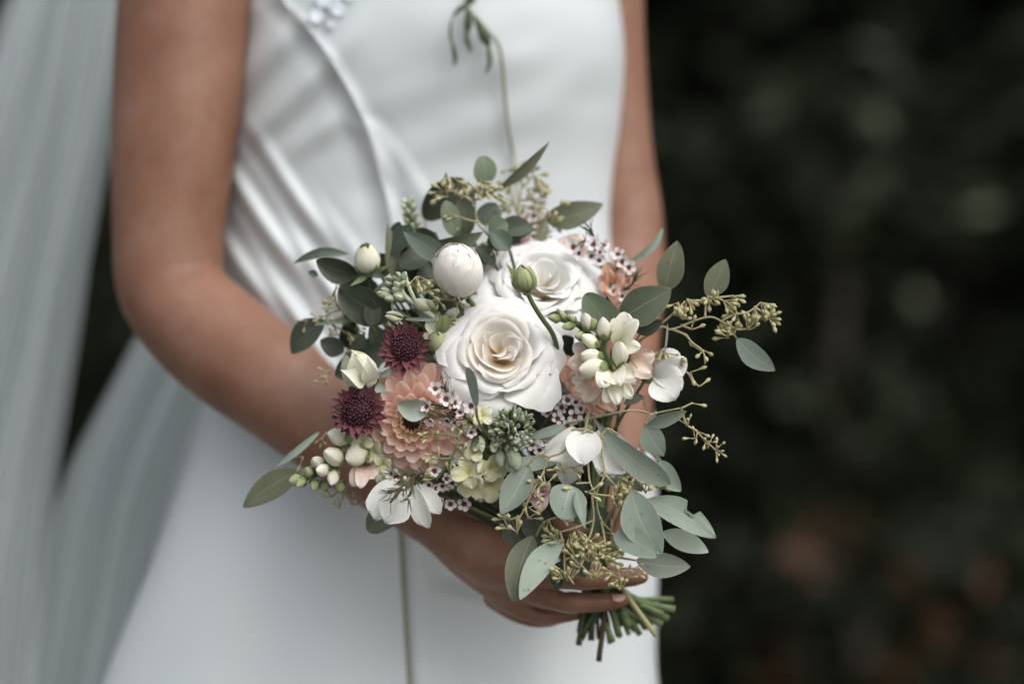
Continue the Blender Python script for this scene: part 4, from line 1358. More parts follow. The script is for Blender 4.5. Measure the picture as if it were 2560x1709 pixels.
t = eu("long pale eucalyptus leaf arching right over a trailing seed twig", (1480, 1032, -4))
leaves(t, [(1474, 1028, 2, 1676, 1210, -24, 62, 'late', 's', 12, .07, .055), (1612, 1064, 4, 1660, 1140, 0, 60, 'euc', 's', 6, .06, .04), (1617, 1064, 2, 1716, 1026, -4, 40, 'euc', 's', 30, .06, -.03), (1650, 1150, 6, 1702, 1228, 2, 50, 'euc', 's', 6, .06, .06),
           (1608, 990, 22, 1560, 1010, 22, 26, 'euc', 'o', 10, .05, .05), (1585, 1200, 18, 1605, 1228, 18, 26, 'euc', 'd', 0, .04, 0)])
seed_spray(t, [[(1420, 1058, 10), (1500, 1040, 6), (1570, 1026, 4), (1611, 1029, 4), (1628, 1036, 2), (1640, 1032, 2), (1700, 1020, -2)], [(1628, 1034, 2), (1614, 1056, 3), (1613, 1066, 4)], [(1700, 1022, -2), (1732, 1006, -2)],
               [(1704, 1024, -2), (1716, 1060, 0), (1740, 1076, 0), (1762, 1100, 0), (1790, 1125, 0)], [(1474, 1028, 2), (1464, 1058, 2), (1500, 1100, 14)], [(1608, 990, 22), (1614, 1024, 10)], [(1650, 1150, 6), (1600, 1110, 20)]],
     [(1730, 1008, -2, .8, .5, 1), (1720, 1062, 0, -.3, -.8, 3, 20), (1744, 1078, 0, .3, .8, 3, 20), (1738, 1096, 0, -.6, -.6, 2, 20), (1764, 1100, 0, .5, .7, 3, 20), (1770, 1112, 0, -.2, -.8, 2, 20), (1788, 1122, 0, .4, .8, 3, 20), (1790, 1126, 0, .4, -.6, 4, 20)])
stalk(t, (1420, 1058, 24), .0016)

t = eu("overlapping pale eucalyptus leaves at the lower right, one with a bitten edge", (1580, 1240, -10))
leaves(t, [(1578, 1226, -20, 1654, 1384, -34, 92, 'euc', 's', 8, .06, .05), (1622, 1246, -6, 1790, 1344, -16, 68, 'euc', 's', -12, .06, -.05, (.55, .055, -1)), (1655, 1330, 2, 1771, 1380, -4, 52, 'euc', 's', -14, .05, -.03),
           (1534, 1334, -20, 1642, 1392, -38, 70, 'euc', 's', -6, .08, -.05), (1590, 1400, 6, 1726, 1416, 0, 62, 'euc', 's', -16, .06, .06)])
petioles(t, [[(1500, 1330, 30), (1540, 1260, 4), (1578, 1226, -20)], [(1540, 1250, 4), (1622, 1246, -6)], [(1560, 1330, 20), (1655, 1330, 2)], [(1500, 1330, 30), (1534, 1334, -20)], [(1530, 1390, 40), (1590, 1400, 6)]])
stalk(t, (1520, 1300, 30), .0016)

t = eu("long drooping eucalyptus leaves with a thick seed cluster over the fingers", (1400, 1340, 0))
leaves(t, [(1332, 1338, 0, 1284, 1504, -12, 72, 'euc', 'o', 14, .05, .04), (1408, 1348, -8, 1300, 1498, -22, 62, 'euc', 's', 10, .05, .05), (1330, 1264, 20, 1362, 1360, 16, 78, 'round', 'd', 8, .06, 0), (1276, 1284, 24, 1312, 1386, 20, 74, 'euc', 'd', -8, .06, 0),
           (1408, 1400, 2, 1388, 1478, -4, 42, 'euc', 'd', 14, .06, .05), (1486, 1262, 26, 1512, 1344, 24, 54, 'euc', 'd', 0, .06, 0), (1440, 1372, 10, 1462, 1442, 8, 52, 'euc', 'd', 0, .06, 0)])
seed_spray(t, [[(1480, 1240, 0), (1484, 1300, -4), (1470, 1350, -10), (1440, 1400, -14), (1420, 1440, -18)], [(1503, 1302, -8), (1512, 1350, -12), (1516, 1400, -20), (1540, 1420, -26), (1552, 1450, -26), (1550, 1475, -26)],
               [(1484, 1300, -4), (1440, 1318, -6), (1400, 1330, -6), (1372, 1345, -6)], [(1400, 1330, -6), (1410, 1370, -10), (1412, 1430, -14), (1420, 1452, -16)], [(1512, 1350, -12), (1470, 1380, -16), (1450, 1420, -20)], [(1470, 1380, -16), (1500, 1410, -22), (1490, 1440, -24)],
               [(1552, 1428, -26), (1580, 1424, -26)], [(1420, 1440, -18), (1435, 1460, -18)], [(1340, 1340, 10), (1360, 1305, 4), (1400, 1290, 0)], [(1440, 1400, -14), (1470, 1430, -20), (1480, 1450, -22)]],
     [(1390, 1346, -8, -.8, 0, 5, 25), (1400, 1360, -8, -.3, -.7, 4, 25), (1425, 1335, -8, .1, .6, 6, 22), (1445, 1325, -6, .3, .7, 6, 22), (1424, 1362, -12, .5, -.2, 6, 24), (1450, 1350, -10, .2, .4, 6), (1472, 1352, -12, .5, .3, 7), (1462, 1375, -16, -.3, -.3, 7, 24), (1495, 1370, -16, .5, .1, 7, 24), (1490, 1395, -20, .2, -.4, 7, 24), (1512, 1385, -18, .5, 0, 7, 24), (1440, 1390, -14, -.6, -.2, 6, 24),
      (1470, 1405, -18, 0, -.7, 6, 24), (1522, 1402, -22, .8, -.2, 5, 24), (1412, 1430, -14, -.8, .2, 5, 26), (1424, 1452, -16, .3, -.8, 4, 26), (1408, 1446, -16, -.5, -.7, 4, 22), (1450, 1420, -20, -.3, -.5, 4, 24), (1490, 1440, -24, -.4, -.8, 4, 25), (1480, 1450, -22, .5, -.8, 3, 25), (1580, 1424, -26, .8, 0, 3, 20), (1550, 1445, -26, -.9, .2, 3, 20), (1566, 1440, -26, .6, -.4, 3, 20), (1550, 1474, -26, 0, -1, 5, 22), (1535, 1430, -26, -.8, .1, 3, 20),
      (1530, 1350, -10, .4, .4, 6, 22), (1528, 1374, -14, .6, -.2, 6, 22), (1400, 1292, 0, .6, .2, 4, 20), (1374, 1300, 2, -.3, .7, 4, 20), (1410, 1310, 0, .3, -.5, 5, 20)])
stalk(t, (1480, 1240, 10), .0016)

t = eu("thin green seeded sprig lying across the lower petals of the dahlia", (1110, 1180, -30))
seed_spray(t, [[(1090, 1198, -24), (1121, 1162, -30), (1128, 1145, -32), (1142, 1118, -34), (1146, 1098, -34), (1150, 1072, -32)], [(1145, 1092, -34), (1120, 1088, -34), (1088, 1083, -34)], [(1088, 1083, -34), (1078, 1075, -34)], [(1095, 1086, -34), (1089, 1102, -34)], [(1128, 1145, -32), (1100, 1146, -34), (1080, 1136, -34)], [(1142, 1118, -34), (1156, 1136, -33)], [(1121, 1162, -30), (1124, 1185, -28)], [(1112, 1172, -29), (1090, 1160, -31)]],
     [(1080, 1076, -34, -.6, .6, 1, 20), (1070, 1092, -34, -.8, .3, 3, 20), (1088, 1100, -34, 0, -.9, 1, 22), (1125, 1096, -34, -.2, -.8, 1, 22), (1140, 1098, -34, .1, -.8, 1, 22), (1084, 1137, -34, -.7, .2, 2, 22), (1098, 1147, -34, -.4, -.6, 2, 22), (1154, 1134, -33, .1, -.6, 2, 22), (1124, 1180, -28, -.1, -.9, 2, 22), (1090, 1162, -31, -.6, -.2, 2, 22), (1086, 1196, -24, -.8, 0, 4, 20), (1130, 1150, -32, .6, .3, 2, 20)], r=.0008, mat=M_GSTEM, podlen=22, pedicel=8)

t = eu("pale yellow-green seeded tip directly left of the white globe bud", (1060, 760, 24))
seed_spray(t, [[(1090, 830, 34), (1050, 750, 14), (1040, 714, 6), (1042, 690, 4)], [(1040, 714, 6), (1060, 700, 4)], [(1046, 735, 10), (1062, 724, 6)], [(1055, 760, 16), (1100, 748, 16), (1140, 752, 18)], [(1075, 800, 24), (1110, 790, 22)]],
     [(1040, 692, 4, -.4, .9, 3, 26), (1046, 690, 4, .4, .9, 3, 26), (1060, 702, 4, .8, .3, 3, 26), (1062, 726, 6, .8, 0, 4, 24), (1058, 740, 10, .3, -.4, 4, 22), (1096, 748, 16, 0, .6, 4, 20), (1120, 752, 18, .3, -.5, 4, 20), (1140, 752, 18, .7, .3, 4, 20), (1110, 788, 22, .5, .2, 4, 20), (1080, 770, 20, .2, .3, 4, 20)])
leaves(t, [(1090, 800, 34, 1130, 745, 30, 40, 'euc', 'd', 0, .05, 0)])
stalk(t, (1090, 830, 34), .0014)

# --- deep greenery filling the middle of the bouquet
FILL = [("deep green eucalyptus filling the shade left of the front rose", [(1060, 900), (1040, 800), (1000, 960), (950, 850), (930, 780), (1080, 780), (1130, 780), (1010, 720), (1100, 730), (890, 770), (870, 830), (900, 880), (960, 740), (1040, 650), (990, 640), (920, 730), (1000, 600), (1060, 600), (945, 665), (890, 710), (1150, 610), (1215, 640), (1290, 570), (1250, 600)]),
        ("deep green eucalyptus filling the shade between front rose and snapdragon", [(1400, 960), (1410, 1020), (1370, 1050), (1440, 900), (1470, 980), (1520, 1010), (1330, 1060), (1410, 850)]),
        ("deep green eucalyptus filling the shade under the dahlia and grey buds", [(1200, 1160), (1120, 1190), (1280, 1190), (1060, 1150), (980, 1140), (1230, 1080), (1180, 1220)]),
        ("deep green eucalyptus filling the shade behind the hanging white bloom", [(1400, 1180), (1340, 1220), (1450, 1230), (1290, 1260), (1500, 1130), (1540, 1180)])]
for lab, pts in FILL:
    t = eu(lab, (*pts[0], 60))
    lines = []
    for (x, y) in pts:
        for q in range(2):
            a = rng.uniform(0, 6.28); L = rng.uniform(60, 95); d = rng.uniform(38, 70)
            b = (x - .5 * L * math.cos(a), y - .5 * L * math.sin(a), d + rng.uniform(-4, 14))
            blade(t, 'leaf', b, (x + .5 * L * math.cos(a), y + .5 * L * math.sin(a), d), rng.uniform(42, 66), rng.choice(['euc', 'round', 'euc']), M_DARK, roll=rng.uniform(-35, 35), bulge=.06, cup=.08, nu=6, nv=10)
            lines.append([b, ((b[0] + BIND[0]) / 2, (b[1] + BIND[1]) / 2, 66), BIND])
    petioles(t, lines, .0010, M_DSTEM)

# --- roses
t = thing('rose', "large open ivory rose with a warm yellow heart, lowest and nearest in the bouquet", 'rose', Q((1250, 905, 30)), "large white roses")
rose(t, Q((1250, 892, 14)), U(158), (-.02, -.92, .38), 5)
stalk(t, (1265, 930, 55), .0028, M_GSTEM)
t = thing('rose', "blurred ivory rose with pale heart, behind the green bud and above the other rose", 'rose', Q((1345, 760, 60)), "large white roses")
rose(t, Q((1354, 722, 54)), U(158, .05), (.08, -.80, .60), 23, mat_i=M_ROSE)
stalk(t, (1360, 800, 90), .0028, M_GSTEM)

t = thing('rosebud', "plump white globe-shaped closed bloom with ragged blush top", 'rose', Q((1180, 730, 30)))
globe(t, (1166, 728, 24), (1122, 620, -6), 124, M_GLOBE, seed=4)
stalk(t, (1166, 742, 28), .0022, M_GSTEM)
t = thing('rosebud', "small green unopened rosebud on a bare stem before the blurred rose", 'rosebud', Q((1317, 730, -20)))
closed_bud(t, (1318, 730, -20), (1303, 662, -28), 62, M_BUDG, n=6, seed=9, jag=.06, calyx=M_CALYX, sepals=5, sep_len=.98, top=.97)
blade(t, 'sepal', (1288, 712, -24), (1260, 652, -36), 13, 'sepal', M_CALYX, roll=30, bulge=.06, side=.05, nv=8)
blade(t, 'sepal', (1290, 700, -24), (1270, 690, -36), 5, 'sepal', M_CALYX, roll=10, nv=6)
stem_of(t, [(1317, 729, -20), (1336, 766, -16), (1358, 800, -8), (1382, 835, 4), (1393, 880, 14), (1390, 960, 28), (1384, 1040, 40), (1420, 1250, 60), (1490, 1430, 66)], .0017, .0021, M_GSTEM)
t = thing('rosebud', "small creamy rosebud between dark leaves at the upper left of the bouquet", 'rosebud', Q((925, 680, 32)), "small cream rosebuds")
closed_bud(t, (924, 682, 34), (911, 607, 24), 68, M_BUDW, n=8, seed=12, jag=.08, open_=.2, calyx=M_CALYX, sepals=3, sep_len=.4, top=.93)
blade(t, 'sepal', (940, 676, 34), (972, 664, 30), 14, 'sepal', M_CALYX, roll=20, bulge=.06, nv=8)
blade(t, 'sepal', (918, 690, 34), (874, 716, 30), 15, 'sepal', M_CALYX, roll=20, bulge=.06, nv=8)
stalk(t, (926, 686, 36), .0018, M_GSTEM, via=(960, 760, 50))
t = thing('rosebud', "small cream rosebud with pointed petals wedged between the two burgundy flowers", 'rosebud', Q((920, 965, 4)), "small cream rosebuds")
closed_bud(t, (922, 968, 6), (872, 884, -14), 92, M_BUDW, n=8, seed=15, jag=.14, open_=.45, calyx=M_CALYX, sepals=2, sep_len=.4, top=.93)
stalk(t, (925, 972, 8), .0018, M_GSTEM)
for (bx, by, tx, ty, w, ro) in ((912, 960, 850, 924, 46, 24), (900, 950, 882, 874, 50, -10), (925, 955, 918, 890, 46, 10)):
    blade(t, 'petal', (bx, by, -12), (tx, ty, -22), w, 'sepal', M_BUDW, roll=ro, bulge=.16, cup=.14, nu=6, nv=9)
t = thing('rosebud', "greenish half-open rosebud pressed against the left of the front rose", 'rosebud', Q((1095, 880, 26)), "small cream rosebuds")
closed_bud(t, (1096, 882, 22), (1090, 828, 12), 50, M_BUDG, n=6, seed=17, jag=.08, open_=.12, calyx=M_CALYX, sepals=3, sep_len=.5)
for (bx, by, tx, ty, w, m) in ((1090, 830, 1066, 800, 32, M_BUDW), (1100, 832, 1120, 785, 34, M_BUDG), (1092, 822, 1096, 778, 28, M_BUDG), (1080, 850, 1056, 838, 30, M_BUDW), (1110, 800, 1146, 772, 26, M_BUDW)):
    blade(t, 'petal', (bx, by, 24), (tx, ty, 18), w, 'broad', m, bulge=.1, cup=.2, ruffle=.08, nu=6, nv=7)
stalk(t, (1098, 886, 26), .0018, M_GSTEM)

# --- burgundy astrantia
GA = "burgundy pincushion flowers"
t = thing('astrantia', "burgundy pincushion flower with pointed bracts, left of the front rose", 'astrantia', Q((1014, 872, 16)), GA)
astrantia(t, (1014, 868, 2), (-.05, -1, .06), 72, 31, M_BURG, M_BURGC, core=.50)
stalk(t, (1018, 874, 14), .0014, M_DSTEM)
t = thing('astrantia', "darker burgundy pincushion flower against the forearm, left of the dahlia", 'astrantia', Q((899, 1036, 4)), GA)
astrantia(t, (897, 1028, -10), (-.12, -1, .18), 76, 37, M_BURG, M_BURGC, core=.56)
stalk(t, (905, 1042, 2), .0014, M_DSTEM)
t = thing('astrantia', "pink and red pincushion flower half hidden behind the blurred rose", 'astrantia', Q((1295, 650, 74)))
astrantia(t, (1292, 640, 66), (-.15, -.72, .7), 70, 41, M_PINK, plain_mat("crimson_floret", (.27, .06, .085), .5, 400, .5), core=.38, lenf=(.9, 1.1))
stalk(t, (1300, 660, 78), .0014, M_DSTEM)

# --- dahlia
t = thing('dahlia', "peach pink dahlia with dark maroon heart below the front rose", 'dahlia', Q((1030, 1070, 16)))
dahlia(t, (1030, 1052, 2), (-.10, -.98, -.10), 140, 51)
stalk(t, (1045, 1060, 24), .0028, M_GSTEM)

# --- snapdragons
t = thing('snapdragon', "cream snapdragon spike with ruffled open florets right of the roses", 'snapdragon', Q((1500, 880, 10)), "snapdragon spikes")
stem_of(t, [(1385, 792, 0), (1412, 800, 0), (1440, 808, 2), (1468, 832, 4), (1500, 870, 8), (1522, 915, 16), (1526, 960, 34), (1510, 1150, 55), (1492, 1430, 66)], .0022, .0028, M_GSTEM)
for (b, tp, w, m, cal) in (
    ((1404, 797, 0), (1369, 793, -2), 24, M_BUDG, M_CALYX), ((1418, 800, 0), (1398, 778, -4), 20, M_BUDG, M_CALYX), ((1438, 812, 0), (1405, 818, -4), 21, M_BUDG, M_CALYX), ((1438, 806, 0), (1424, 788, -4), 18, M_BUDG, M_CALYX),
    ((1470, 826, 0), (1462, 782, -8), 32, M_CREAM, M_CALYX), ((1478, 824, 0), (1484, 795, -8), 26, M_BUDG, M_CALYX), ((1462, 840, 0), (1438, 838, -8), 24, M_BUDG, M_CALYX),
    ((1514, 852, 0), (1506, 792, -10), 38, M_CREAM, M_CALYX), ((1496, 866, -2), (1454, 838, -12), 36, M_CREAM, M_CALYX), ((1506, 896, -2), (1452, 886, -14), 44, M_CREAM, M_CALYX),
    ((1549, 915, -2), (1550, 854, -18), 48, M_CREAM, M_CALYX), ((1516, 915, -4), (1448, 925, -18), 52, M_CREAM, M_CALYX)):
    bud(t, b, tp, w, m, cal)
def floret(root, base, petals, mat):
    for p in petals:
        (tx, ty, td, w) = p[:4]
        roll = p[4] if len(p) > 4 else rng.uniform(-20, 20)
        blade(root, 'petal', base, (tx, ty, td), w, 'broad', mat, roll=roll, bulge=.14, cup=.16, ruffle=.09, rollin=-.12, nu=8, nv=9)
floret(t, (1546, 868, 6), [(1562, 782, -6, 62, 10), (1592, 800, -8, 48, -20), (1538, 796, 2, 46, 20), (1596, 866, -10, 44, -10)], M_CREAM)
floret(t, (1556, 900, 12), [(1634, 886, 2, 58, 15), (1628, 934, -2, 60, -15), (1590, 962, 2, 54, 10), (1600, 872, 10, 48, 0)], M_BLUSH)
floret(t, (1476, 900, 12), [(1434, 862, 4, 50, 20), (1426, 908, 0, 54, -10), (1448, 950, 4, 44, 0)], M_BLUSH)
floret(t, (1534, 930, -2), [(1504, 962, -22, 60, 25), (1546, 958, -24, 66, 10), (1586, 944, -20, 52, -20)], M_CREAM)
floret(t, (1536, 946, 2), [(1513, 1006, -14, 40, 0), (1546, 1008, -18, 42, 5), (1580, 992, -14, 38, -10), (1560, 1000, -6, 40, 10)], M_CREAM)
floret(t, (1490, 950, 12), [(1440, 976, 4, 42, 0), (1464, 1004, 2, 44, 0), (1486, 1012, 6, 36, 10), (1430, 952, 8, 34, 0)], M_BLUSH)
blade(t, 'leaf', (1520, 930, 4), (1490, 960, -10), 16, 'lance', M_CALYX, nv=8)
blade(t, 'leaf', (1550, 915, 4), (1560, 940, -6), 16, 'lance', M_CALYX, nv=8)

t = thing('snapdragon', "snapdragon spike with tight green tip pointing left over the skirt", 'snapdragon', Q((840, 1150, 20)), "snapdragon spikes")
stem_of(t, [(738, 1200, 14), (775, 1190, 14), (820, 1168, 16), (880, 1140, 22), (960, 1120, 36), (1200, 1280, 58), (1492, 1430, 66)], .0026, .0024, M_GSTEM)
for (b, tp, w, m, cal) in (
    ((752, 1194, 14), (724, 1204, 6), 32, M_BUDG, M_CALYX), ((765, 1195, 12), (742, 1216, 4), 24, M_BUDG, M_CALYX), ((780, 1190, 12), (764, 1170, 4), 28, M_BUDG, M_CALYX), ((790, 1200, 12), (782, 1224, 4), 26, M_BUDG, M_CALYX),
    ((812, 1166, 12), (780, 1146, 0), 32, M_CREAM, M_CALYX), ((822, 1170, 8), (792, 1178, -6), 32, M_CREAM, M_CALYX), ((838, 1170, 10), (828, 1212, -2), 32, M_CREAM, M_CALYX), ((818, 1200, 14), (806, 1226, 10), 26, M_BUDG, M_CALYX),
    ((858, 1150, 10), (812, 1130, -6), 50, M_CREAM, M_CALYX), ((918, 1125, 10), (866, 1150, -6), 54, M_CREAM, M_CALYX), ((884, 1102, 10), (818, 1082, 2), 46, M_CREAM, M_CALYX), ((900, 1090, 12), (868, 1078, 4), 36, M_CREAM, M_CALYX), ((852, 1200, 16), (850, 1228, 12), 28, M_BUDG, M_CALYX)):
    bud(t, b, tp, w, m, cal)
floret(t, (915, 1160, 14), [(882, 1212, 2, 44, 10), (900, 1218, -2, 40, 0), (935, 1195, 2, 56, -10), (900, 1150, 6, 54, 10)], M_BLUSH)
floret(t, (925, 1120, 14), [(940, 1075, 10, 50, 10), (962, 1100, 8, 52, 0), (930, 1150, 4, 60, 0), (900, 1100, 10, 44, 10)], M_CREAM)

# peach snapdragons (blurred, behind)
for lab, c, spec, mt in (
    ("peach blossom cluster blurred in front of the bare arm, right of the roses", (1530, 715, 58), [(1512, 655, 50, 40), (1556, 690, 46, 48), (1572, 722, 48, 44), (1536, 756, 44, 52), (1500, 720, 46, 40), (1500, 690, 50, 40), (1548, 738, 40, 40), (1580, 690, 56, 34), (1524, 676, 44, 34)], M_PEACH),
    ("pale pink blossom blurred above the rear rose's right shoulder", (1440, 625, 80), [(1396, 606, 76, 46), (1420, 592, 76, 44), (1460, 600, 74, 44), (1486, 622, 74, 40), (1440, 585, 78, 40), (1462, 640, 72, 40)], M_BLUSH),
    ("peach snapdragon florets in the shade below the cream snapdragon", (1450, 960, 36), [(1404, 920, 28, 52), (1416, 960, 22, 54), (1440, 1000, 22, 52), (1420, 985, 30, 44), (1480, 1030, 24, 50), (1510, 1036, 26, 46), (1540, 1026, 26, 40), (1405, 890, 34, 44), (1430, 935, 20, 40)], M_PEACH),
    ("dusty pink blossom tucked beneath the hanging white bloom", (1345, 1230, 16), [(1330, 1200, 10, 40), (1368, 1205, 8, 42), (1322, 1250, 6, 44), (1352, 1272, 4, 46), (1376, 1240, 8, 40), (1340, 1240, 0, 34)], M_PINK)):
    t = thing('blossom_spray', lab, 'flower', Q((c[0], c[1], c[2] + 6)), None)
    for k, p in enumerate(spec):
        floret(t, c, [p], mt)
    mb = MB()
    for k in range(6): mb.ball(Q((c[0] + rng.uniform(-18, 18), c[1] + rng.uniform(-18, 18), c[2] - 6)), U(rng.uniform(5, 9)), 6, 5)
    mb.build('flower_centre', M_CALYX, t)
    stalk(t, (c[0], c[1], c[2] + 6), .0018, M_GSTEM)

# --- white cosmos, anemone, sweet pea
t = thing('cosmos', "white cosmos with drooping notched petals at the bottom left of the bouquet", 'cosmos', Q((1015, 1205, 12)), "drooping white cosmos flowers")
for (b, tp, w, roll) in (((990, 1196, 4), (912, 1262, -4), 52, -30), ((982, 1200, -2), (938, 1300, -14), 78, 8), ((1010, 1212, -4), (966, 1310, -16), 84, -8), ((1032, 1212, 0), (1074, 1320, -4), 52, 18), ((1040, 1210, 4), (1102, 1284, 6), 44, -18), ((1020, 1200, 14), (1000, 1262, 20), 60, 0)):
    blade(t, 'petal', b, tp, w, 'tongue', M_WHITE, roll=roll, bulge=.13, cup=.14, ruffle=.03, notch=.05, nu=12, nv=12)
mb = MB(); mb.ball(Q((1015, 1203, 8)), U(16), 10, 8); mb.build('calyx', M_CALYX, t)
stalk(t, (1016, 1200, 14), .0013, M_GSTEM)
t = thing('cosmos', "hanging white bloom seen from behind, twigs crossing it, right of the grey buds", 'cosmos', Q((1472, 1072, 10)), "drooping white cosmos flowers")
for (b, tp, w, roll) in (((1462, 1074, -4), (1456, 1164, -20), 90, 4), ((1446, 1076, 0), (1358, 1146, -14), 76, -18), ((1496, 1074, 0), (1568, 1184, -8), 100, 10), ((1440, 1078, 6), (1350, 1096, 0), 40, -20), ((1440, 1090, 22), (1412, 1216, 20), 66, 0), ((1500, 1090, 22), (1530, 1200, 22), 70, 0)):
    blade(t, 'petal', b, tp, w, 'broad', M_WHITE, roll=roll, bulge=.16, cup=.12, ruffle=.04, notch=.07, nu=12, nv=12)
mb = MB(); mb.ball(Q((1470, 1072, 8)), U(13), 10, 8); mb.build('calyx', M_CALYX, t)
stalk(t, (1472, 1066, 12), .0013, M_GSTEM, via=(1480, 1050, 30))
t = thing('sweet_pea', "ruffled pure white sweet pea at the right edge against the dark wood", 'sweet pea', Q((1640, 935, 18)))
for (b, tp, w, roll, ru) in (((1636, 928, 16), (1716, 902, 8), 66, 24, .05), ((1640, 918, 18), (1700, 884, 14), 50, -20, .06), ((1636, 940, 14), (1702, 940, 4), 74, 10, .06), ((1640, 946, 12), (1684, 996, 2), 84, -6, .05), ((1634, 938, 16), (1706, 968, 8), 60, -24, .05)):
    blade(t, 'petal', b, tp, w, 'broad', M_WHITE, roll=roll, bulge=.16, cup=.18, ruffle=ru, rollin=-.15, nu=10, nv=10)
bud(t, (1606, 950, 22), (1650, 936, 14), 26, M_BUDG, M_CALYX)
stalk(t, (1612, 950, 24), .0013, M_GSTEM)

# --- stocks
t = thing('stock', "grey-green felted stock buds clustered between dahlia and hanging white bloom", 'stock', Q((1280, 1080, 4)), "stock spikes")
stem_of(t, [(1280, 1050, -8), (1282, 1080, -2), (1270, 1110, 8), (1330, 1180, 50), (1490, 1430, 66)], .0026, .0022, M_GSTEM)
r_ = random.Random(77)
for k in range(62):
    z = 1 - (k + .5) / 62 * 1.1; a = k * 2.39996; s = math.sqrt(max(0, 1 - z * z))
    rr = r_.uniform(.78, 1.08)
    c = (1280 + s * math.cos(a) * 42 * rr, 1076 + s * math.sin(a) * 44 * rr)
    dd = -6 - z * 13 * rr
    l_ = r_.uniform(12, 22)
    e = (c[0] + s * math.cos(a) * l_ + r_.uniform(-6, 6), c[1] + s * math.sin(a) * l_ - 5, dd - 5 - z * 3)
    bud(t, (c[0], c[1], dd), e, r_.uniform(9, 15), M_STOCK if r_.random() < .74 else M_STOCKY, M_STOCK)
for (x, y) in ((1276, 1030), (1262, 1028), (1290, 1032), (1322, 1044), (1314, 1052), (1328, 1052)):
    bud(t, (x, y + 8, -8), (x + r_.uniform(-5, 5), y - 8, -12), 17, M_STOCK, M_STOCK)
blade(t, 'leaf', (1300, 1048, -4), (1212, 1046, -8), 9, 'strip', M_SAGE, nv=8)
bud(t, (1276, 1122, -12), (1294, 1174, -20), 40, M_STOCK, M_STOCK)
bud(t, (1250, 1118, -4), (1256, 1166, -12), 30, M_STOCKY, M_STOCK)
bud(t, (1266, 1126, -4), (1270, 1172, -10), 22, M_STOCKY, M_STOCK)

t = thing('stock', "felted grey-green stock buds on a thick stalk above the burgundy flower", 'stock', Q((1085, 800, 26)), "stock spikes")
stem_of(t, [(1000, 700, 0), (1008, 735, 2), (1040, 762, 8), (1088, 797, 18), (1150, 860, 40), (1300, 1150, 60), (1492, 1430, 66)], .0018, .0026, M_STOCK)
stem_of(t, [(1012, 680, -2), (1020, 712, 0), (1042, 760, 6)], .0013, .0015, M_STOCK, name='side_stem')
stem_of(t, [(980, 748, 0), (982, 776, 4), (990, 792, 6)], .0008, .0008, M_STOCK, name='side_stem')
for (x, y, tx, ty, w, m) in ((1002, 696, 990, 680, 17, M_STOCK), (1010, 700, 1010, 680, 18, M_STOCK), (1000, 705, 985, 692, 16, M_STOCK), (982, 708, 964, 692, 20, M_STOCK), (985, 716, 962, 704, 18, M_STOCK), (1000, 722, 984, 704, 20, M_STOCK), (1000, 728, 980, 722, 20, M_STOCK),
                             (976, 738, 942, 732, 22, M_STOCK), (986, 746, 962, 746, 24, M_STOCK), (1010, 744, 984, 736, 26, M_STOCKY), (1000, 716, 1014, 704, 18, M_STOCK), (974, 730, 952, 722, 18, M_STOCK), (1076, 772, 1036, 750, 34, M_STOCKY), (1086, 768, 1056, 752, 24, M_STOCKY),
                             (1006, 796, 962, 790, 24, M_STOCKY), (1008, 792, 966, 782, 20, M_STOCK)):
    bud(t, (x, y, 0), (tx, ty, -7), w, m, M_STOCK)
blade(t, 'leaf', (1088, 800, 14), (1012, 798, 8), 10, 'strip', M_SAGE, nv=8)

t = thing('stock', "cream open stock florets beside the dahlia's right lower edge", 'stock', Q((1200, 1150, 10)), "stock spikes")
stem_of(t, [(1215, 1050, 2), (1212, 1100, 6), (1214, 1140, 14), (1300, 1180, 50), (1490, 1430, 66)], .0022, .0022, M_GSTEM)
def cross_floret(root, c, R, mat, n=4, tilt=(0, 0), face=(0, -1, .2)):
    Rm = axes_from(face, rng.uniform(0, 6)); cc = Q(c)
    for k in range(n):
        a = 2 * math.pi * k / n
        e = rng.uniform(-.1, .55)
        d = Rm @ Vector((math.cos(a) * math.cos(e), math.sin(a) * math.cos(e), math.sin(e)))
        blade(root, 'petal', cc, cc + d * U(R * rng.uniform(.85, 1.1), cc.y), R * .92, 'broad', mat, face=Rm @ Vector((-math.cos(a) * .3, -math.sin(a) * .3, 1)), bulge=.1, cup=.12, ruffle=.08, rollin=-.1, nu=7, nv=7)
for (c, R, f) in (((1188, 1128, -8), 32, (-.2, -1, .2)), ((1172, 1180, -6), 44, (-.4, -.9, .1)), ((1206, 1040, -10), 30, (.1, -1, .4)), ((1226, 1168, 0), 42, (.4, -.9, -.2)), ((1180, 1205, 0), 46, (-.2, -.8, -.5)), ((1222, 1210, 6), 44, (.3, -.8, -.5)), ((1178, 1056, -6), 28, (-.5, -.8, -.1))):
    cross_floret(t, c, R, M_STOCKY, face=f)
for (x, y, tx, ty, w, m) in ((1192, 1092, 1186, 1128, 28, M_STOCKY), (1200, 1090, 1204, 1130, 22, M_STOCK), (1210, 1150, 1196, 1182, 26, M_STOCKY), (1190, 1066, 1172, 1074, 20, M_STOCKY), (1240, 1100, 1232, 1130, 26, M_STOCKY)):
    bud(t, (x, y, -4), (tx, ty, -14), w, m, M_STOCK)
t = thing('stock', "little cream stock florets filling in between dahlia and left snapdragon", 'stock', Q((930, 1140, 20)), "stock spikes")
for (cc, R0, f) in (((935, 1128, 6), 34, (-.3, -1, .1)), ((958, 1160, 4), 30, (0, -1, -.2)), ((905, 1106, 4), 32, (-.4, -1, .3)), ((975, 1188, 6), 26, (.1, -1, -.3))):
    cross_floret(t, cc, R0, M_STOCKY, face=f)
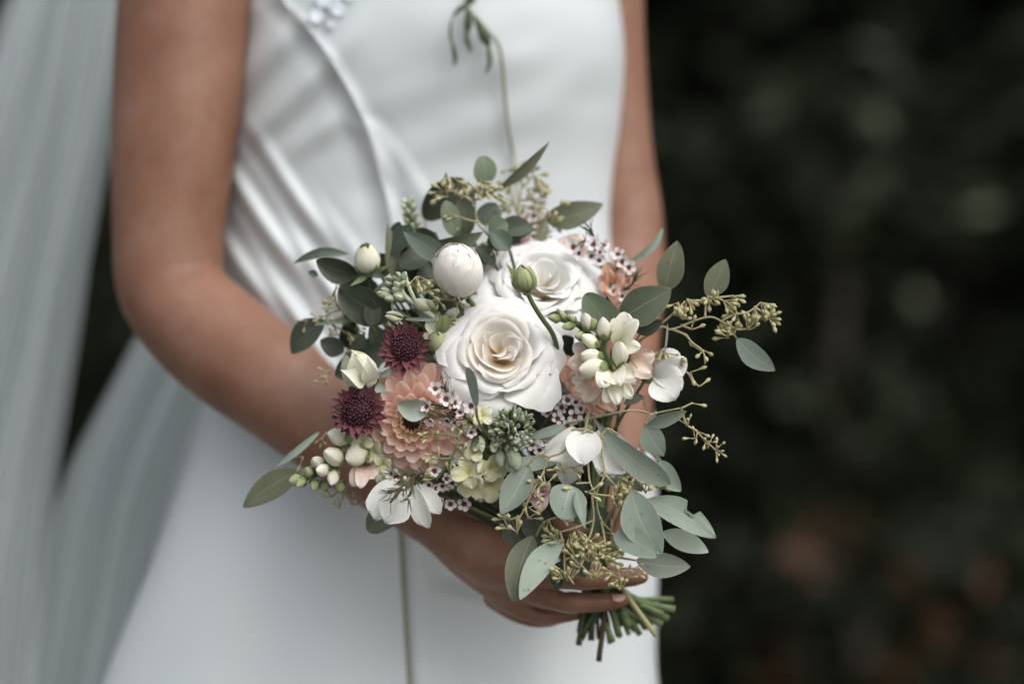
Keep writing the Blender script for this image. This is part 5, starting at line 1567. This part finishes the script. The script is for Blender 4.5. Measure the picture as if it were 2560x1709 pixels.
for (x, y, tx, ty, w, m) in ((950, 1185, 944, 1208, 20, M_STOCK), (890, 1125, 872, 1120, 22, M_STOCKY)):
    bud(t, (x, y, 6), (tx, ty, -2), w, m, M_STOCK)
stalk(t, (940, 1145, 22), .0015, M_GSTEM)
t = thing('stock', "small green stock tips blurred at the back upper left", 'stock', Q((1040, 590, 96)), "stock spikes")
stem_of(t, [(1015, 520, 96), (1030, 560, 96), (1060, 640, 90), (1200, 850, 76), (1480, 1420, 70)], .0016, .002, M_DSTEM)
for k in range(22):
    y = 500 + k * 4.4; a = k * 2.4
    x = 1018 + (y - 500) * .22 + math.cos(a) * (10 + .25 * k * 1.6)
    bud(t, (x - math.cos(a) * 8, y + 6, 94 + 10 * math.sin(a)), (x + math.cos(a) * 8, y - 8, 90 + 14 * math.sin(a)), 15, M_STOCK if k < 16 else M_CREAM, M_CALYX)

# --- waxflowers
GW = "waxflower sprigs"
def wax(label, base, lines, blossoms, nd, buds=(), R=16, nlen=34, thick=.0009):
    t = thing('waxflower_sprig', label, 'waxflower', Q(base), GW)
    mb = MB()
    for ln in lines:
        p = smooth_line([Q(x) for x in ln], 4); mb.tube(p, [thick] * len(p), 5)
    for bl in blossoms:
        x, y, d = bl[:3]; near = min((q for ln in lines for q in ln), key=lambda q: (q[0] - x) ** 2 + (q[1] - y) ** 2)
        mb.tube([Q(near), Q((x, y, d + 4))], [thick * .7] * 2, 4)
    for (x, y, d, r0) in buds:
        near = min((q for ln in lines for q in ln), key=lambda q: (q[0] - x) ** 2 + (q[1] - y) ** 2)
        mb.tube([Q(near), Q((x, y, d + 2))], [thick * .6] * 2, 4)
    mb.build('stem', M_BSTEM, t)
    for bl in blossoms:
        x, y, d = bl[:3]; n = bl[3] if len(bl) > 3 else (rng.uniform(-.5, .5), -1, rng.uniform(-.3, .5))
        wax_blossom(t, (x, y, d), n, (bl[4] if len(bl) > 4 else R), closed=rng.uniform(0, .5))
    for (x, y, d, r0) in buds: wax_bud(t, (x, y, d), r0)
    for ln, k in zip(lines, nd):
        if k: needles(t, ln, k, nlen)
    return t
t = wax("waxflower sprig with needle leaves across the top right of the dahlia", (1190, 1060, -10),
    [[(1200, 1080, 0), (1160, 1040, -16), (1110, 1016, -22), (1060, 1008, -22), (1040, 1004, -20)], [(1150, 1040, -18), (1110, 1040, -24), (1066, 1044, -26)], [(1150, 1034, -18), (1128, 1000, -24), (1112, 968, -24)]],
    [(1088, 971, -24, (0, -1, .25), 18), (1115, 997, -28, (.1, -1, .1), 19), (1137, 1006, -26, (.7, -.7, .2), 17), (1178, 1014, -26, (.1, -1, 0), 20), (1067, 1016, -30, (-.5, -.7, .3), 17), (1076, 1050, -30, (-.2, -.6, -.7), 17), (1118, 1052, -26, (-.3, -.6, -.6), 16), (1136, 1056, -26, (.3, -.6, -.7), 16), (1150, 1030, -22, (.2, -1, .1), 13), (1178, 1080, -14, (.2, -.8, -.4), 14)],
    [60, 46, 34], [(1125, 1020, -28, 5), (1142, 1042, -26, 6), (1084, 958, -22, 4), (1160, 1024, -22, 5), (1100, 1056, -26, 5)])
t = wax("waxflower sprig of dark needles in front of the white cosmos petals", (1034, 1188, -22),
    [[(1060, 1180, -4), (1034, 1192, -20), (1006, 1220, -28), (975, 1256, -32)], [(1034, 1188, -20), (1030, 1220, -28), (1020, 1248, -30)], [(1028, 1184, -20), (1000, 1190, -24), (985, 1180, -24)], [(1012, 1212, -26), (990, 1225, -28), (972, 1232, -30)]],
    [(978, 1183, -26, (-.5, -.8, .2), 15), (988, 1192, -24, (.5, -.7, -.2), 13)], [26, 18, 20, 16], [(1012, 1195, -26, 6), (1008, 1234, -30, 6), (1024, 1246, -30, 6), (1010, 1220, -30, 5), (990, 1200, -28, 5), (1003, 1250, -30, 5)], nlen=40)
t = wax("waxflower sprig with pink cups dangling under the cream stock florets", (1110, 1200, 20),
    [[(1130, 1160, 20), (1100, 1190, 14), (1080, 1215, 12), (1060, 1225, 10)], [(1110, 1190, 16), (1120, 1230, 16), (1140, 1256, 18), (1162, 1258, 18)], [(1100, 1195, 14), (1095, 1240, 14), (1100, 1260, 16)]],
    [(1086, 1176, -2, (0, -1, .1), 18), (1072, 1212, 6, (-.3, -1, 0), 14), (1090, 1220, 6, (.2, -1, 0), 14), (1106, 1214, 6, (0, -.8, -.5), 14), (1126, 1259, 12, (0, -1, -.1), 17), (1160, 1259, 14, (.1, -1, -.1), 17), (1104, 1246, 10, (-.3, -.6, -.6), 15), (1116, 1196, 6, (.3, -1, .2), 14), (1130, 1206, 8, (.3, -1, -.2), 14), (1200, 1240, 18, (.2, -.9, -.4), 14), (1060, 1222, 8, (-.6, -.7, -.2), 13)],
    [16, 12, 18], [(1078, 1228, 6, 7), (1120, 1222, 8, 6)])
stalk(t, (1130, 1160, 22), .0012, M_BSTEM)
t = wax("dark waxflower cups in the shade right of the front rose", (1420, 1030, 26),
    [[(1440, 1100, 40), (1425, 1050, 28), (1420, 1000, 24)], [(1430, 1070, 30), (1380, 1040, 24), (1340, 1090, 22), (1320, 1120, 22)], [(1425, 1050, 28), (1450, 1030, 24)]],
    [(1437, 1040, 16, (0, -1, 0), 18), (1419, 1000, 18, (0, -1, .2), 17), (1452, 1022, 20), (1404, 1018, 20), (1394, 1046, 18), (1330, 1110, 14), (1350, 1124, 14), (1318, 1092, 14), (1370, 1030, 22), (1418, 1064, 16), (1440, 1004, 22), (1362, 1102, 14)], [20, 24, 14])
stalk(t, (1440, 1100, 42), .0012, M_BSTEM)
t = wax("waxflower sprig with white stars in front of the bare arm, top right", (1520, 690, 56),
    [[(1510, 790, 54), (1520, 700, 52), (1486, 640, 50), (1462, 600, 52)], [(1520, 700, 52), (1556, 660, 50), (1580, 690, 50)], [(1490, 650, 50), (1486, 600, 50), (1476, 570, 50)], [(1530, 740, 52), (1574, 716, 48), (1594, 686, 46)]],
    [(1433, 618, 50, (-.3, -1, .3), 20), (1447, 634, 50, (0, -1, .1), 17), (1483, 611, 46, (0, -1, .3), 19), (1478, 640, 46, (-.3, -1, 0), 18), (1498, 650, 46, (.2, -1, .1), 18), (1545, 636, 46, (-.2, -1, .4), 17), (1556, 654, 46, (0, -1, 0), 18), (1572, 668, 46, (.4, -.9, 0), 18), (1512, 612, 48, (.6, -.7, .3), 14), (1536, 728, 44, (0, -1, 0), 16), (1556, 740, 44, (.2, -1, 0), 15), (1500, 630, 48, (.1, -1, .4), 15)],
    [18, 16, 22, 18], [], nlen=38)
stalk(t, (1510, 790, 56), .0012, M_BSTEM)
t = wax("blurred white waxflower cluster against the bodice under the seeded tips", (1330, 580, 92),
    [[(1340, 660, 88), (1336, 600, 90), (1326, 550, 92)], [(1336, 600, 90), (1360, 580, 90)]],
    [(1318, 545, 88), (1334, 540, 88), (1326, 560, 86), (1346, 556, 88), (1312, 562, 88), (1340, 574, 86), (1360, 578, 88), (1322, 580, 88), (1352, 596, 86), (1304, 596, 84), (1366, 602, 86)], [14, 10])
stalk(t, (1340, 660, 90), .0012, M_BSTEM)

# --- wilted tendril rising before the bodice
t = thing('dried_stem', "long thin pale stem with shrivelled dark leaves rising in front of the bodice", 'wilted stem', Q((1320, 660, 96)))
def front(px, py, off):
    d = dress_surface(px, py); return Vector((d.x, d.y - off, d.z))
PTS = [(1300, 600, 26), (1288, 420, 12), (1272, 330, 8), (1262, 240, 8), (1256, 160, 9), (1246, 112, 10), (1222, 82, 12), (1196, 50, 12), (1176, 30, 12), (1166, 14, 12), (1180, -30, 12), (1200, -80, 10)]
mb = MB()
ln = smooth_line([P(p[0], p[1], front(p[0], p[1], p[2] / 1000).y) if p[1] < 500 else P(p[0], p[1], .11) for p in PTS], 5)
mb.tube([Q((1340, 700, 86))] + ln, [.0016] * (len(ln) + 1), 6)
mb.build('stem', plain_mat("pale_tendril", (.30, .32, .24), .6, 60, .3), t)
def shrivel(pts, w):
    ws = [P(px, py, front(px, py, .012).y) for px, py in pts]
    L = smooth_line(ws, 4); k = len(L)
    m2 = MB(); m2.tube(L, [U(w, .18) * max(.12, math.sin(math.pi * (i + .6) / (k + .4))) for i in range(k)], 6)
    m2.build('leaf', M_DSTEM, t)
shrivel([(1190, 2), (1166, 14), (1146, 26), (1132, 44)], 7)
shrivel([(1132, 44), (1126, 70), (1128, 100), (1134, 120)], 4)
shrivel([(1128, 100), (1134, 124), (1138, 146), (1134, 166)], 6)
shrivel([(1168, 16), (1172, 40), (1170, 64), (1168, 84)], 12)
shrivel([(1168, 60), (1166, 90), (1172, 116), (1178, 132)], 6)
shrivel([(1186, 46), (1204, 76), (1214, 100), (1226, 114)], 14)
shrivel([(1218, 100), (1222, 130), (1224, 160), (1214, 186)], 6)
shrivel([(1160, 10), (1176, -4), (1196, -10)], 9)
